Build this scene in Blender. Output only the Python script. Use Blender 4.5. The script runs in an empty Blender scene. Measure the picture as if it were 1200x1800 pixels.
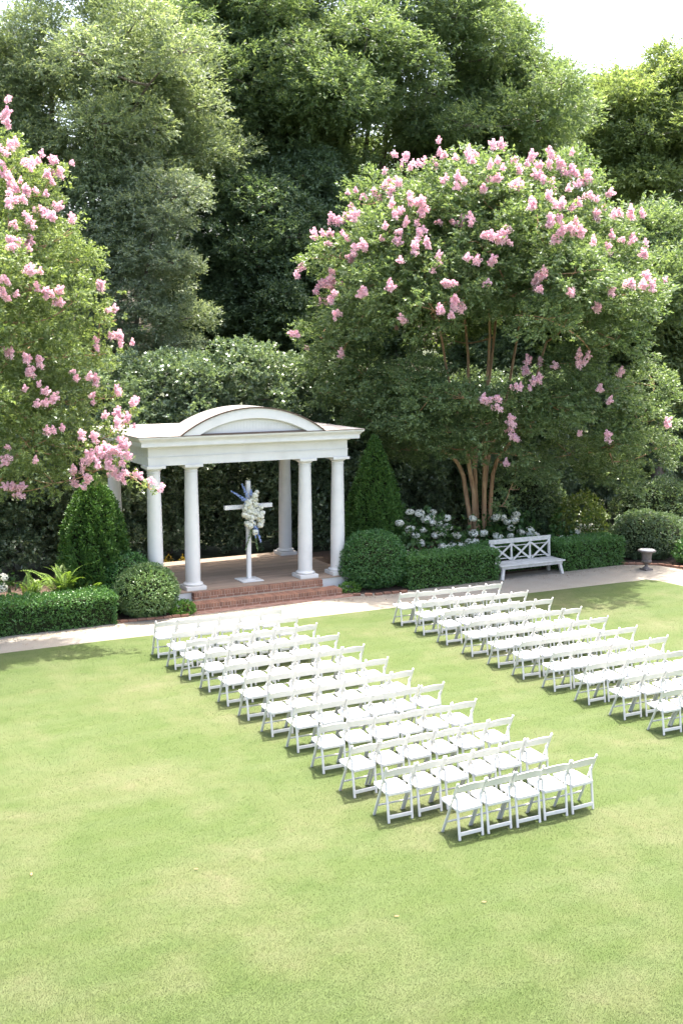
import bpy, bmesh, math, random
import numpy as np
from mathutils import Vector, Matrix
R = math.radians
rng = np.random.default_rng(11)
random.seed(11)
SC = bpy.context.scene
COL = SC.collection

# ------------------------------------------------------------------ camera, sky, sun, exposure
CAM = np.array([-10.575, -12.084, 6.616]); PITCH, YAW, FPX = R(8.3595), R(28.109), 2004.76
cd = bpy.data.cameras.new('camera'); cam = bpy.data.objects.new('camera', cd); COL.objects.link(cam)
cam.location = CAM; cam.rotation_euler = (math.pi/2 - PITCH, 0, -YAW)
cd.sensor_fit = 'VERTICAL'; cd.sensor_height = 36; cd.lens = FPX/1800*36
cd.clip_start = 0.1; cd.clip_end = 3000
SC.camera = cam
SUN_EL, SUN_AZ = R(74), R(54)          # azimuth from +Y towards +X
w = bpy.data.worlds.new('World'); SC.world = w; w.use_nodes = True
nt = w.node_tree
sky = nt.nodes.new('ShaderNodeTexSky'); sky.sky_type = 'NISHITA'; sky.sun_disc = False
sky.sun_elevation = SUN_EL; sky.sun_rotation = SUN_AZ
sky.air_density = 1.0; sky.dust_density = 6.0; sky.ozone_density = 0.3; sky.altitude = 0
bg = nt.nodes['Background']; bg.inputs['Strength'].default_value = 0.15
nt.links.new(sky.outputs[0], bg.inputs['Color'])
sd = bpy.data.lights.new('sun', 'SUN'); sd.energy = 2.8; sd.angle = R(0.6); sd.color = (1.0, 0.96, 0.89)
so = bpy.data.objects.new('sun', sd); COL.objects.link(so)
so.rotation_euler = (math.pi/2 - SUN_EL, 0, -SUN_AZ + math.pi)
sv = Vector((math.cos(SUN_EL)*math.sin(SUN_AZ), math.cos(SUN_EL)*math.cos(SUN_AZ), math.sin(SUN_EL)))
so.rotation_euler = sv.to_track_quat('Z', 'Y').to_euler(); so.location = sv*60
vs = SC.view_settings; vs.view_transform = 'Standard'; vs.look = 'None'; vs.gamma = 1; vs.use_curve_mapping = False
vs.exposure = 2.45
SC.render.engine = 'CYCLES'
SC.cycles.max_bounces = 8; SC.cycles.diffuse_bounces = 4; SC.cycles.transmission_bounces = 6
SC.cycles.sample_clamp_indirect = 6; SC.cycles.sample_clamp_direct = 12
SC.cycles.use_denoising = True

# ------------------------------------------------------------------ materials
def nmat(name):
    m = bpy.data.materials.new(name); m.use_nodes = True
    nt = m.node_tree; b = nt.nodes['Principled BSDF']
    return m, nt, b
def N(nt, t, **kw):
    n = nt.nodes.new(t)
    for k, v in kw.items():
        if k in n.inputs: n.inputs[k].default_value = v
        else: setattr(n, k, v)
    return n
def ramp(nt, fac, stops):
    r = nt.nodes.new('ShaderNodeValToRGB'); e = r.color_ramp.elements
    while len(e) < len(stops): e.new(0.5)
    for i, (p, c) in enumerate(stops): e[i].position = p; e[i].color = (*c, 1) if len(c) == 3 else c
    nt.links.new(fac, r.inputs[0]); return r.outputs[0]
def mix(nt, fac, a, b, typ='MIX'):
    n = nt.nodes.new('ShaderNodeMix'); n.data_type = 'RGBA'; n.blend_type = typ
    for s, v in ((n.inputs[0], fac), (n.inputs[6], a), (n.inputs[7], b)):
        if hasattr(v, 'type') and hasattr(v, 'links'): nt.links.new(v, s)
        elif isinstance(v, (int, float)): s.default_value = v
        else: s.default_value = (*v, 1)
    return n.outputs[2]
def noise(nt, scale, detail=4, rough=.55, vec=None):
    n = N(nt, 'ShaderNodeTexNoise', Scale=scale, Detail=detail, Roughness=rough)
    if vec is None:
        vec = nt.nodes.new('ShaderNodeNewGeometry').outputs['Position']
    nt.links.new(vec, n.inputs['Vector']); return n.outputs['Fac']
def bump(nt, b, h, strength, dist):
    n = N(nt, 'ShaderNodeBump', Strength=strength, Distance=dist); nt.links.new(h, n.inputs['Height'])
    nt.links.new(n.outputs[0], b.inputs['Normal'])

def leaf_mat(name, a, b_, rough=.45, trans=.35, spec=.5, tint=None, patch=0, tt=(1.0, 1.0, .55)):
    m, nt, b = nmat(name)
    g = nt.nodes.new('ShaderNodeNewGeometry')
    c = mix(nt, g.outputs['Random Per Island'], a, b_)
    if patch:
        nz = noise(nt, patch, 3)
        c = mix(nt, ramp(nt, nz, [(.4, (0, 0, 0)), (.65, (1, 1, 1))]), c, tint)
    nt.links.new(c, b.inputs['Base Color'])
    b.inputs['Roughness'].default_value = rough
    b.inputs['Specular IOR Level'].default_value = spec
    t = nt.nodes.new('ShaderNodeBsdfTranslucent')
    ct = mix(nt, 1.0, c, tt, 'MULTIPLY')
    nt.links.new(ct, t.inputs['Color'])
    ms = nt.nodes.new('ShaderNodeMixShader'); ms.inputs[0].default_value = trans
    nt.links.new(b.outputs[0], ms.inputs[1]); nt.links.new(t.outputs[0], ms.inputs[2])
    nt.links.new(ms.outputs[0], nt.nodes['Material Output'].inputs[0])
    return m
def plain(name, col, rough=.6, spec=.4, nscale=0, namp=.15, bscale=0, bstr=.3, bdist=.01):
    m, nt, b = nmat(name)
    b.inputs['Roughness'].default_value = rough; b.inputs['Specular IOR Level'].default_value = spec
    if nscale:
        nz = noise(nt, nscale, 5, .6)
        lo = tuple(max(0, x*(1-namp)) for x in col); hi = tuple(min(1, x*(1+namp)) for x in col)
        nt.links.new(ramp(nt, nz, [(.3, lo), (.7, hi)]), b.inputs['Base Color'])
    else: b.inputs['Base Color'].default_value = (*col, 1)
    if bscale: bump(nt, b, noise(nt, bscale, 4), bstr, bdist)
    return m

M = {}
def lawn_colour(nt):
    big = noise(nt, .42, 4, .6); mid = noise(nt, 1.7, 5, .62); fine = noise(nt, 26, 4, .7)
    g = ramp(nt, mid, [(.28, (.048, .072, .018)), (.5, (.059, .082, .023)), (.75, (.071, .090, .031))])
    g = mix(nt, ramp(nt, fine, [(.3, (0, 0, 0)), (.7, (.4, .4, .4))]), g, (.046, .070, .022))
    dry = mix(nt, .5, ramp(nt, big, [(.46, (0, 0, 0)), (.66, (1, 1, 1))]), ramp(nt, noise(nt, 2.6, 8, .74), [(.5, (0, 0, 0)), (.66, (1, 1, 1))]), 'MULTIPLY')
    mp = N(nt, 'ShaderNodeMapping'); mp.inputs['Scale'].default_value = (.35, 1.9, 1); mp.inputs['Rotation'].default_value = (0, 0, .25)
    nt.links.new(nt.nodes.new('ShaderNodeNewGeometry').outputs['Position'], mp.inputs[0])
    g = mix(nt, ramp(nt, noise(nt, 1.1, 5, .65, mp.outputs[0]), [(.42, (0, 0, 0)), (.7, (.5, .5, .5))]), g, (.078, .098, .042))
    dry = mix(nt, 1.0, dry, (.6, .6, .6), 'MULTIPLY')
    return mix(nt, dry, g, (.125, .112, .066))
m, nt, b = nmat('lawn'); M['lawn'] = m
nt.links.new(lawn_colour(nt), b.inputs['Base Color']); b.inputs['Roughness'].default_value = .9; b.inputs['Specular IOR Level'].default_value = .15
bump(nt, b, noise(nt, 60, 4, .7), .3, .015)
m, nt, b = nmat('grass_blade'); M['blade'] = m
c = lawn_colour(nt); g = nt.nodes.new('ShaderNodeNewGeometry')
c = mix(nt, ramp(nt, g.outputs['Random Per Island'], [(0, (.0, .0, .0)), (.8, (.12, .12, .12)), (1, (.4, .4, .4))]), c, (.095, .11, .055))
nt.links.new(c, b.inputs['Base Color']); b.inputs['Roughness'].default_value = .55; b.inputs['Specular IOR Level'].default_value = .3
t = nt.nodes.new('ShaderNodeBsdfTranslucent'); nt.links.new(c, t.inputs[0]); ms = nt.nodes.new('ShaderNodeMixShader'); ms.inputs[0].default_value = .55
nt.links.new(b.outputs[0], ms.inputs[1]); nt.links.new(t.outputs[0], ms.inputs[2]); nt.links.new(ms.outputs[0], nt.nodes['Material Output'].inputs[0])

m, nt, b = nmat('gravel'); M['gravel'] = m
c = ramp(nt, noise(nt, 90, 3, .7), [(.25, (.19, .168, .132)), (.5, (.25, .226, .182)), (.75, (.32, .293, .245))])
c = mix(nt, ramp(nt, noise(nt, 2.2, 5), [(.4, (0, 0, 0)), (.75, (.6, .6, .6))]), c, (.22, .185, .145))
nt.links.new(c, b.inputs['Base Color']); b.inputs['Roughness'].default_value = .95; bump(nt, b, noise(nt, 130, 3), .8, .02)
m, nt, b = nmat('mulch'); M['mulch'] = m
c = ramp(nt, noise(nt, 22, 5, .7), [(.25, (.035, .022, .014)), (.55, (.10, .062, .04)), (.8, (.2, .135, .09))])
nt.links.new(c, b.inputs['Base Color']); b.inputs['Roughness'].default_value = .95; bump(nt, b, noise(nt, 40, 4), 1, .05)
# painted timber of the pavilion, with faint grime
m, nt, b = nmat('white_paint'); M['paint'] = m
c = ramp(nt, noise(nt, 1.6, 6, .65), [(.25, (.52, .51, .485)), (.55, (.60, .59, .565))])
c = mix(nt, ramp(nt, noise(nt, 14, 6, .75), [(.62, (0, 0, 0)), (.8, (.4, .4, .4))]), c, (.5, .49, .45))
nt.links.new(c, b.inputs['Base Color']); b.inputs['Roughness'].default_value = .5; bump(nt, b, noise(nt, 30, 3), .12, .005)
M['chair'] = plain('chair_white', (.56, .545, .522), .45, .4, 9, .03)  # greyer than the cushion, so the frame's shading sits in its colour
M['cushion'] = plain('white_vinyl', (.70, .70, .69), .55, .35, 12, .02)
m, nt, b = nmat('bench_paint'); M['bench'] = m
c = ramp(nt, noise(nt, 6, 6, .7), [(.3, (.33, .32, .29)), (.6, (.50, .49, .46))])
nt.links.new(c, b.inputs['Base Color']); b.inputs['Roughness'].default_value = .6; bump(nt, b, noise(nt, 40, 4), .2, .005)
m, nt, b = nmat('deck_wood'); M['deck'] = m
mp = N(nt, 'ShaderNodeMapping'); mp.inputs['Scale'].default_value = (1.2, 22, 22)
nt.links.new(nt.nodes.new('ShaderNodeNewGeometry').outputs['Position'], mp.inputs[0])
g = nt.nodes.new('ShaderNodeObjectInfo')
c = ramp(nt, noise(nt, 1.5, 5, .65, mp.outputs[0]), [(.25, (.15, .105, .072)), (.55, (.27, .20, .145)), (.8, (.38, .30, .23))])
c = mix(nt, .35, c, ramp(nt, g.outputs['Random'], [(0, (.18, .13, .092)), (1, (.36, .275, .205))]))
nt.links.new(c, b.inputs['Base Color']); b.inputs['Roughness'].default_value = .75; bump(nt, b, noise(nt, 3, 4, .6, mp.outputs[0]), .25, .004)
m, nt, b = nmat('brick'); M['brick'] = m
g = nt.nodes.new('ShaderNodeObjectInfo')
c = ramp(nt, g.outputs['Random'], [(0, (.15, .068, .042)), (.45, (.215, .098, .058)), (.8, (.27, .132, .08)), (1, (.20, .10, .066))])
c = mix(nt, ramp(nt, noise(nt, 25, 5, .7), [(.4, (0, 0, 0)), (.8, (.5, .5, .5))]), c, (.30, .20, .145))
nt.links.new(c, b.inputs['Base Color']); b.inputs['Roughness'].default_value = .85; bump(nt, b, noise(nt, 60, 4), .4, .006)
m, nt, b = nmat('brick_paver'); M['paver'] = m
g = nt.nodes.new('ShaderNodeNewGeometry')
c = ramp(nt, g.outputs['Random Per Island'], [(0, (.16, .078, .055)), (.5, (.21, .105, .076)), (1, (.26, .145, .11))])
c = mix(nt, ramp(nt, noise(nt, 7, 5, .7), [(.4, (0, 0, 0)), (.75, (.6, .6, .6))]), c, (.29, .235, .19))
nt.links.new(c, b.inputs['Base Color']); b.inputs['Roughness'].default_value = .9
M['mortar'] = plain('mortar', (.40, .32, .25), .95, .2, 30, .2)
m, nt, b = nmat('roof_membrane'); M['roof'] = m
c = ramp(nt, noise(nt, 1.4, 6, .65), [(.3, (.21, .185, .165)), (.55, (.31, .28, .255)), (.75, (.37, .34, .315))])
nt.links.new(c, b.inputs['Base Color']); b.inputs['Roughness'].default_value = .7
M['metal'] = plain('roof_metal', (.19, .178, .172), .5, .5, 3, .12)
M['flash'] = plain('brown_flashing', (.085, .055, .04), .6, .4, 10, .2)
M['urn'] = plain('urn_iron', (.115, .098, .088), .65, .4, 14, .35, 40, .3, .006)
M['urnsoil'] = plain('pale_urn_fill', (.55, .53, .5), .9, .2, 40, .2)
def bark(name, a, c2, sc):
    m, nt, b = nmat(name)
    mp = N(nt, 'ShaderNodeMapping'); mp.inputs['Scale'].default_value = (sc, sc, sc*.22)
    nt.links.new(nt.nodes.new('ShaderNodeNewGeometry').outputs['Position'], mp.inputs[0])
    nz = noise(nt, 1, 5, .65, mp.outputs[0])
    nt.links.new(ramp(nt, nz, [(.3, a), (.7, c2)]), b.inputs['Base Color']); b.inputs['Roughness'].default_value = .8
    bump(nt, b, nz, .5, .02); return m
M['bark_crape'] = bark('myrtle_bark', (.20, .105, .055), (.46, .30, .17), 12)
M['bark'] = bark('grey_bark', (.055, .045, .036), (.17, .14, .11), 9)
M['crape'] = leaf_mat('myrtle_leaf', (.10, .165, .065), (.235, .31, .145), .44, .48, .45)
M['crape2'] = leaf_mat('myrtle_leaf_sunlit', (.135, .20, .065), (.265, .335, .14), .44, .5, .45)  # lighter copy of the myrtle leaf, sunlight worked into the colour
M['oak'] = leaf_mat('oak_leaf', (.12, .185, .085), (.245, .32, .155), .46, .52, .4)
M['oakpale'] = leaf_mat('pale_oak_leaf', (.17, .23, .125), (.31, .37, .225), .44, .52, .45)
M['oakbright'] = leaf_mat('bright_oak_leaf', (.16, .225, .08), (.285, .35, .16), .46, .55, .4)
M['dark'] = leaf_mat('dark_leaf', (.075, .125, .065), (.165, .23, .12), .44, .45, .45)
M['grey'] = leaf_mat('greygreen_leaf', (.16, .21, .135), (.285, .34, .225), .42, .48, .5)
M['wood'] = leaf_mat('woodland_leaf', (.10, .155, .055), (.21, .27, .095), .5, .52, .3)
M['holly'] = leaf_mat('holly_leaf', (.09, .145, .078), (.225, .295, .17), .3, .38, .7)
M['hedge'] = leaf_mat('box_leaf', (0.051, 0.132, 0.033), (0.112, 0.232, 0.054), .4, .28, .5)
M['boxlight'] = leaf_mat('sunlit_pale_box_leaf', (0.098, 0.178, 0.057), (0.213, 0.316, 0.127), .38, .3, .55)  # pale box leaf, lightened further to carry sunshine in its colour
M['boxdark'] = leaf_mat('deep_box_leaf', (0.039, 0.112, 0.033), (0.087, 0.203, 0.051), .4, .25, .5)
M['conifer'] = leaf_mat('arborvitae_leaf', (.042, .108, .024), (.098, .185, .04), .5, .25, .3)
M['fern'] = leaf_mat('fern_leaf', (.12, .21, .03), (.22, .32, .07), .45, .45, .4)
M['ivy'] = leaf_mat('bright_ground_leaf', (.075, .18, .028), (.15, .29, .05), .4, .35, .5)
M['aucuba'] = leaf_mat('yellow_green_leaf', (.065, .11, .025), (.15, .19, .045), .4, .35, .5)
M['hydleaf'] = leaf_mat('hydrangea_leaf', (.03, .075, .02), (.065, .13, .032), .5, .3, .4)
M['petal'] = leaf_mat('white_petal', (.84, .83, .75), (.93, .92, .85), .6, .45, .3, tt=(1, 1, .97))
M['pink'] = leaf_mat('pink_petal', (.88, .54, .65), (.96, .77, .82), .6, .4, .3, tt=(1, .9, .92))
M['blue'] = leaf_mat('blue_petal', (.22, .32, .60), (.50, .60, .82), .6, .3, .3, tt=(1, 1, .97))
M['cream'] = leaf_mat('cream_petal', (.80, .79, .66), (.90, .90, .83), .6, .4, .3, tt=(1, 1, .97))
M['yellow'] = leaf_mat('yellow_leaf', (.35, .25, .02), (.55, .38, .05), .5, .3, .3)
M['core'] = plain('shade_core', (.018, .024, .010), 1, .1)  # solid dark filler inside hedges and shrubs, standing in for their inner shade
M['deadleaf'] = plain('dead_leaf', (.30, .17, .09), .8, .2)
M['void'] = plain('dark_pen', (.25, .32, .45), .6, .3)

# ------------------------------------------------------------------ helpers
def tag(o, label=None, cat=None, group=None, kind=None):
    if label: o['label'] = label
    if cat: o['category'] = cat
    if group: o['group'] = group
    if kind: o['kind'] = kind
    return o
def link(name, me, mats=None, parent=None, loc=None, rot=None):
    o = bpy.data.objects.new(name, me); COL.objects.link(o)
    if mats is not None and me is not None:
        for mm in (mats if isinstance(mats, (list, tuple)) else [mats]):
            if mm.name not in [x.name for x in me.materials if x]: me.materials.append(mm)
    if parent: o.parent = parent
    if loc is not None: o.location = loc
    if rot is not None: o.rotation_euler = rot
    return o
def empty(name, loc=(0, 0, 0), rz=0):
    o = bpy.data.objects.new(name, None); COL.objects.link(o); o.location = loc; o.rotation_euler = (0, 0, rz)
    o.empty_display_size = .2; return o
def np_mesh(name, V, Q, smooth=False, mi=None):
    me = bpy.data.meshes.new(name); k = Q.shape[1]
    me.vertices.add(len(V)); me.vertices.foreach_set('co', np.ascontiguousarray(V, np.float32).ravel())
    me.loops.add(Q.size); me.loops.foreach_set('vertex_index', np.ascontiguousarray(Q, np.int32).ravel())
    me.polygons.add(len(Q)); me.polygons.foreach_set('loop_start', np.arange(0, Q.size, k, dtype=np.int32))
    me.polygons.foreach_set('loop_total', np.full(len(Q), k, np.int32))
    if smooth: me.polygons.foreach_set('use_smooth', np.ones(len(Q), bool))
    if mi is not None: me.polygons.foreach_set('material_index', np.asarray(mi, np.int32))
    me.update(calc_edges=True); return me
def bm_mesh(name, bm, smooth=None):
    me = bpy.data.meshes.new(name); bm.normal_update(); bm.to_mesh(me); bm.free()
    if smooth is not None:
        for p in me.polygons: p.use_smooth = True
        if smooth < 180: me.set_sharp_from_angle(angle=R(smooth))
    return me
def bx(bm, x0, x1, y0, y1, z0, z1, bev=0):
    vs = [bm.verts.new(p) for p in ((x0, y0, z0), (x1, y0, z0), (x1, y1, z0), (x0, y1, z0), (x0, y0, z1), (x1, y0, z1), (x1, y1, z1), (x0, y1, z1))]
    fs = [bm.faces.new([vs[i] for i in f]) for f in ((3, 2, 1, 0), (4, 5, 6, 7), (0, 1, 5, 4), (1, 2, 6, 5), (2, 3, 7, 6), (3, 0, 4, 7))]
    if bev:
        es = list({e for f in fs for e in f.edges})
        bmesh.ops.bevel(bm, geom=es, offset=bev, segments=1, affect='EDGES')
def box_mesh(name, x0, x1, y0, y1, z0, z1, bev=0):
    bm = bmesh.new(); bx(bm, x0, x1, y0, y1, z0, z1, bev); return bm_mesh(name, bm)
def bar(bm, a, b_, wx, wy, up=(0, 0, 1), bev=0):
    """rectangular bar from a to b_; wx along (axis x up), wy along the other"""
    a, b_ = Vector(a), Vector(b_); d = (b_-a); L = d.length; d.normalize()
    x = d.cross(Vector(up)); 
    if x.length < 1e-4: x = Vector((1, 0, 0))
    x.normalize(); y = x.cross(d)
    tmp = bmesh.new(); bx(tmp, -wx/2, wx/2, -wy/2, wy/2, 0, L, bev)
    mt = Matrix((x.to_4d(), y.to_4d(), d.to_4d(), (0, 0, 0, 1))).transposed()
    mt[0][3], mt[1][3], mt[2][3] = a; mt[3][0] = mt[3][1] = mt[3][2] = 0; mt[3][3] = 1
    tmp.transform(mt); me = bpy.data.meshes.new('t'); tmp.to_mesh(me); tmp.free(); bm.from_mesh(me); bpy.data.meshes.remove(me)
def lathe(bm, prof, seg=28, c=(0, 0, 0)):
    rings = []
    for r, z in prof:
        rings.append([bm.verts.new((c[0]+r*math.cos(2*math.pi*i/seg), c[1]+r*math.sin(2*math.pi*i/seg), c[2]+z)) for i in range(seg)])
    for a, b_ in zip(rings, rings[1:]):
        for i in range(seg): bm.faces.new((a[i], a[(i+1) % seg], b_[(i+1) % seg], b_[i]))
    bm.faces.new(list(reversed(rings[0]))); bm.faces.new(rings[-1])
def nrm(a): return a/np.maximum(np.linalg.norm(a, axis=-1, keepdims=True), 1e-9)
def rnd(n): return nrm(rng.normal(size=(n, 3)))
def tube(path, rad, seg=7):
    """numpy tube: returns V, Q"""
    P = np.asarray(path, float); n = len(P); rad = np.broadcast_to(np.asarray(rad, float), (n,))
    T = nrm(np.gradient(P, axis=0)); ref = np.array([.31, .95, .05]); U = nrm(np.cross(T, ref)); Wv = np.cross(T, U)
    a = np.linspace(0, 2*np.pi, seg, endpoint=False)
    V = P[:, None]+rad[:, None, None]*(np.cos(a)[None, :, None]*U[:, None]+np.sin(a)[None, :, None]*Wv[:, None])
    i = np.arange(n-1)[:, None]*seg; j = np.arange(seg)[None]; k = (j+1) % seg
    Q = np.stack([i+j, i+k, i+seg+k, i+seg+j], -1).reshape(-1, 4)
    return V.reshape(-1, 3), Q
def merge(parts):
    V, Q, o = [], [], 0
    for v, q in parts: V.append(v); Q.append(q+o); o += len(v)
    return np.concatenate(V), np.concatenate(Q)
def bez(a, b_, c, n=7):
    t = np.linspace(0, 1, n)[:, None]; a, b_, c = map(np.asarray, (a, b_, c)); return (1-t)**2*a+2*t*(1-t)*b_+t*t*c
def leaf_quads(P, A, Nn, L, W, fold=.15):
    """rhombic, slightly folded leaves: centre P, axis A, normal Nn, length L, width W"""
    A = nrm(A); B = nrm(np.cross(Nn, A)); Nn = np.cross(A, B)
    L = np.broadcast_to(np.asarray(L, float), (len(P),))[:, None]; W = np.broadcast_to(np.asarray(W, float), (len(P),))[:, None]
    V = np.stack([P-A*L/2, P+B*W/2+Nn*W*fold, P+A*L/2, P-B*W/2+Nn*W*fold], 1).reshape(-1, 3)
    return V, np.arange(len(P)*4).reshape(-1, 4)
def twig_leaves(T, D, k, tl, L, W, upn=.7, spread=.8):
    """k leaves along each twig of length tl starting at T in direction D"""
    n = len(T); T = np.repeat(T, k, 0); D = np.repeat(D, k, 0)
    s = np.tile((np.arange(k)+.5)/k, n)[:, None]*tl
    side = rnd(n*k); A = nrm(D*.7+side*spread+np.array([0, 0, -.12]))
    P = T+D*s+A*L*.5
    Nn = nrm(rnd(n*k)*.75+np.array([0, 0, upn]))
    sz = rng.uniform(.7, 1.2, n*k)
    return leaf_quads(P, A, Nn, L*sz, W*sz)
def clump_twigs(c, r, n, inner=.35):
    d = rnd(n); d[:, 2] += .18; d = nrm(d)
    rr = inner+(1.04-inner)*rng.random(n)**.6
    lump = 1+.17*np.sin(d[:, 0]*5+c[0]*3)*np.sin(d[:, 1]*5+c[1]*2)+.13*np.sin(d[:, 2]*7+c[2])
    P = c+d*np.asarray(r)*(rr*lump)[:, None]
    D = nrm(d*.8+rnd(n)*.6+np.array([0, 0, .12])); return P, D
def crown_mesh(name, clumps, L, W, tau=1.7, k=9, tl=.3, upn=.7, inner=.35, spread=.8):
    parts = []
    for c, r in clumps:
        r = np.broadcast_to(np.asarray(r, float), (3,)); area = math.pi*(r[0]*r[2])
        n = max(4, int(tau*area/(.25*L*W)/k*.5))
        P, D = clump_twigs(np.asarray(c, float), r, n, inner)
        parts.append(twig_leaves(P, D, k, tl, L, W, upn, spread))
    V, Q = merge(parts); return np_mesh(name, V, Q)

fwv = np.array([math.sin(YAW)*math.cos(PITCH), math.cos(YAW)*math.cos(PITCH), -math.sin(PITCH)])
rtv = np.array([math.cos(YAW), -math.sin(YAW), 0]); upv = np.cross(rtv, fwv)
def W(px, py, D):      # survey point of the photograph turned into a world position at distance D
    return CAM+D*(fwv+rtv*(px-600)/FPX+upv*(900-py)/FPX)
def atY(px, py, Y):
    d = fwv+rtv*(px-600)/FPX+upv*(900-py)/FPX; return CAM+d*((Y-CAM[1])/d[1])
def atZ(px, py, z=0):
    d = fwv+rtv*(px-600)/FPX+upv*(900-py)/FPX; return CAM+d*((z-CAM[2])/d[2])

# ------------------------------------------------------------------ ground, lawn, path
me = np_mesh('ground', np.array([[-1500, -1500, 0], [1500, -1500, 0], [1500, 1500, 0], [-1500, 1500, 0.]]), np.array([[0, 1, 2, 3]]))
M['litter'] = plain('woodland_floor', (.045, .052, .028), 1, .1, 3, .5)
tag(link('ground', me, M['litter']), kind='structure')
def sheet(name, pts, z, mat):
    bm = bmesh.new(); bm.faces.new([bm.verts.new((x, y, z)) for x, y in pts]); return tag(link(name, bm_mesh(name, bm), mat), kind='structure')
edge = [(-60, 12.62), (-12, 12.55), (-6, 12.5), (-3.5, 12.5), (0, 12.36), (4, 12.22), (8, 12.0), (11.3, 11.9), (12.0, 11.85), (12.22, 11.6), (12.3, 10.8), (12.4, 8), (12.6, 2), (13, -60)]
sheet('planting_bed', [(-40, 13), (30, 9), (30, 20.2), (-40, 20.2)], .002, M['mulch'])
sheet('path', [(-60, -62), (24, -62), (16, 2), (14.6, 9), (13.95, 12.5), (13.9, 13.4), (12.9, 13.85), (10.6, 14.4), (8.2, 14.4), (5, 13.8), (3.4, 14.2), (-1, 14.2), (-2.8, 14.0), (-60, 13.9)], .004, M['gravel'])
sheet('lawn', edge+[(-60, -60)], .008, M['lawn'])
# grass blades: real short blades over the part of the lawn in view
def lawn_far(x): return np.interp(x, [p[0] for p in edge[:9]], [p[1] for p in edge[:9]])
n = 820000
u_ = rng.random(n); px = rng.uniform(-60, 1260, n)
py = 1000+rng.random(n)**.8*860
d = fwv+rtv*((px-600)/FPX)[:, None]+upv*((900-py)/FPX)[:, None]; t = (0-CAM[2])/d[:, 2]
P = CAM+d*t[:, None]; P[:, 2] = .008
ok = (P[:, 1] < lawn_far(P[:, 0])-.005-.05*rng.random(n)) & (P[:, 0] < 12.1) & (P[:, 0] > -40)
P = P[ok]; n = len(P)
h = rng.uniform(.010, .021, n)[:, None]; wd = rng.uniform(.002, .0042, n)[:, None]*(1+np.clip((np.linalg.norm(P-CAM, axis=1)[:, None]-14)/18, 0, 1))
az = rng.uniform(0, 2*np.pi, n); s = np.stack([np.cos(az), np.sin(az), 0*az], 1)
lean = rng.normal(size=(n, 3))*.8; lean[:, 2] = 1; lean = nrm(lean)
V = np.stack([P-s*wd/2, P+s*wd/2, P+lean*h], 1).reshape(-1, 3)
tag(link('grass', np_mesh('grass', V, np.arange(3*n).reshape(-1, 3)), M['blade']), 'short mown lawn grass with dry straw patches', 'grass', kind='stuff')

# ------------------------------------------------------------------ pavilion
PX = 1.25; FY, RY = 15.15, 18.5; FZ = .38; ZT = 3.62
pav = tag(empty('garden_pavilion', (PX, FY, 0)), 'white columned garden pavilion with flat roof and arched pediment', 'pavilion')
def part(name, me, mat, parent=pav): 
    o = link(name, me, mat, parent)
    if parent is pav: o.location = (-PX, -FY, 0)
    return o
X0, X1 = PX-3.02, PX+3.02; Y0, Y1 = FY-.33, RY+.42
part('base', box_mesh('base', X0+.03, X1-.03, Y0+.03, Y1-.03, 0, FZ-.03), M['paint'])
pw = .137; nb = int(round((Y1-Y0)/pw)); pw = (Y1-Y0)/nb
for i in range(nb):
    split = PX+random.uniform(-1.8, 1.8); ya, yb = Y0+i*pw+.003, Y0+(i+1)*pw-.003
    for xa, xb in ((X0, split-.002), (split+.002, X1)):
        part('floor_plank', box_mesh('floor_plank', xa, xb, ya, yb, FZ-.028+random.uniform(-.001, .001), FZ+random.uniform(-.002, .002), .003), M['deck'])
colxy = [(PX-2.6, FY), (PX-1.61, FY), (PX+1.61, FY), (PX+2.6, FY), (PX-2.6, RY), (PX+2.6, RY)]
bm = bmesh.new()
prof = []
Hc = ZT-FZ; z0 = .19; z1 = Hc-.19
for i in range(14):
    t = i/13; r = .195-.033*max(0, (t-.25)/.75)**1.3; prof.append((r, z0+(z1-z0)*t))
lathe(bm, prof, 32); shaft_me = bm_mesh('shaft', bm, 40)
bm = bmesh.new(); bx(bm, -.27, .27, -.27, .27, 0, .10, .006); plinth_me = bm_mesh('plinth', bm)
bm = bmesh.new(); lathe(bm, [(.235, .1005), (.255, .115), (.262, .135), (.255, .155), (.235, .168), (.215, .17), (.213, .185), (.198, .1905)], 32); torus_me = bm_mesh('base_moulding', bm, 40)
bm = bmesh.new(); lathe(bm, [(.163, Hc-.20), (.176, Hc-.197), (.18, Hc-.185), (.166, Hc-.18), (.166, Hc-.13), (.175, Hc-.125), (.2, Hc-.11), (.225, Hc-.085), (.23, Hc-.0705)], 32); ech_me = bm_mesh('capital', bm, 40)
bm = bmesh.new(); bx(bm, -.245, .245, -.245, .245, Hc-.07, Hc-.001, .005); aba_me = bm_mesh('abacus', bm)
for x, y in colxy:
    c = link('column', shaft_me, M['paint'], pav, (x-PX, y-FY, FZ+.002))
    link('plinth', plinth_me, M['paint'], c); link('base_moulding', torus_me, M['paint'], c)
    k = link('capital', ech_me, M['paint'], c); link('abacus', aba_me, M['paint'], c)
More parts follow.
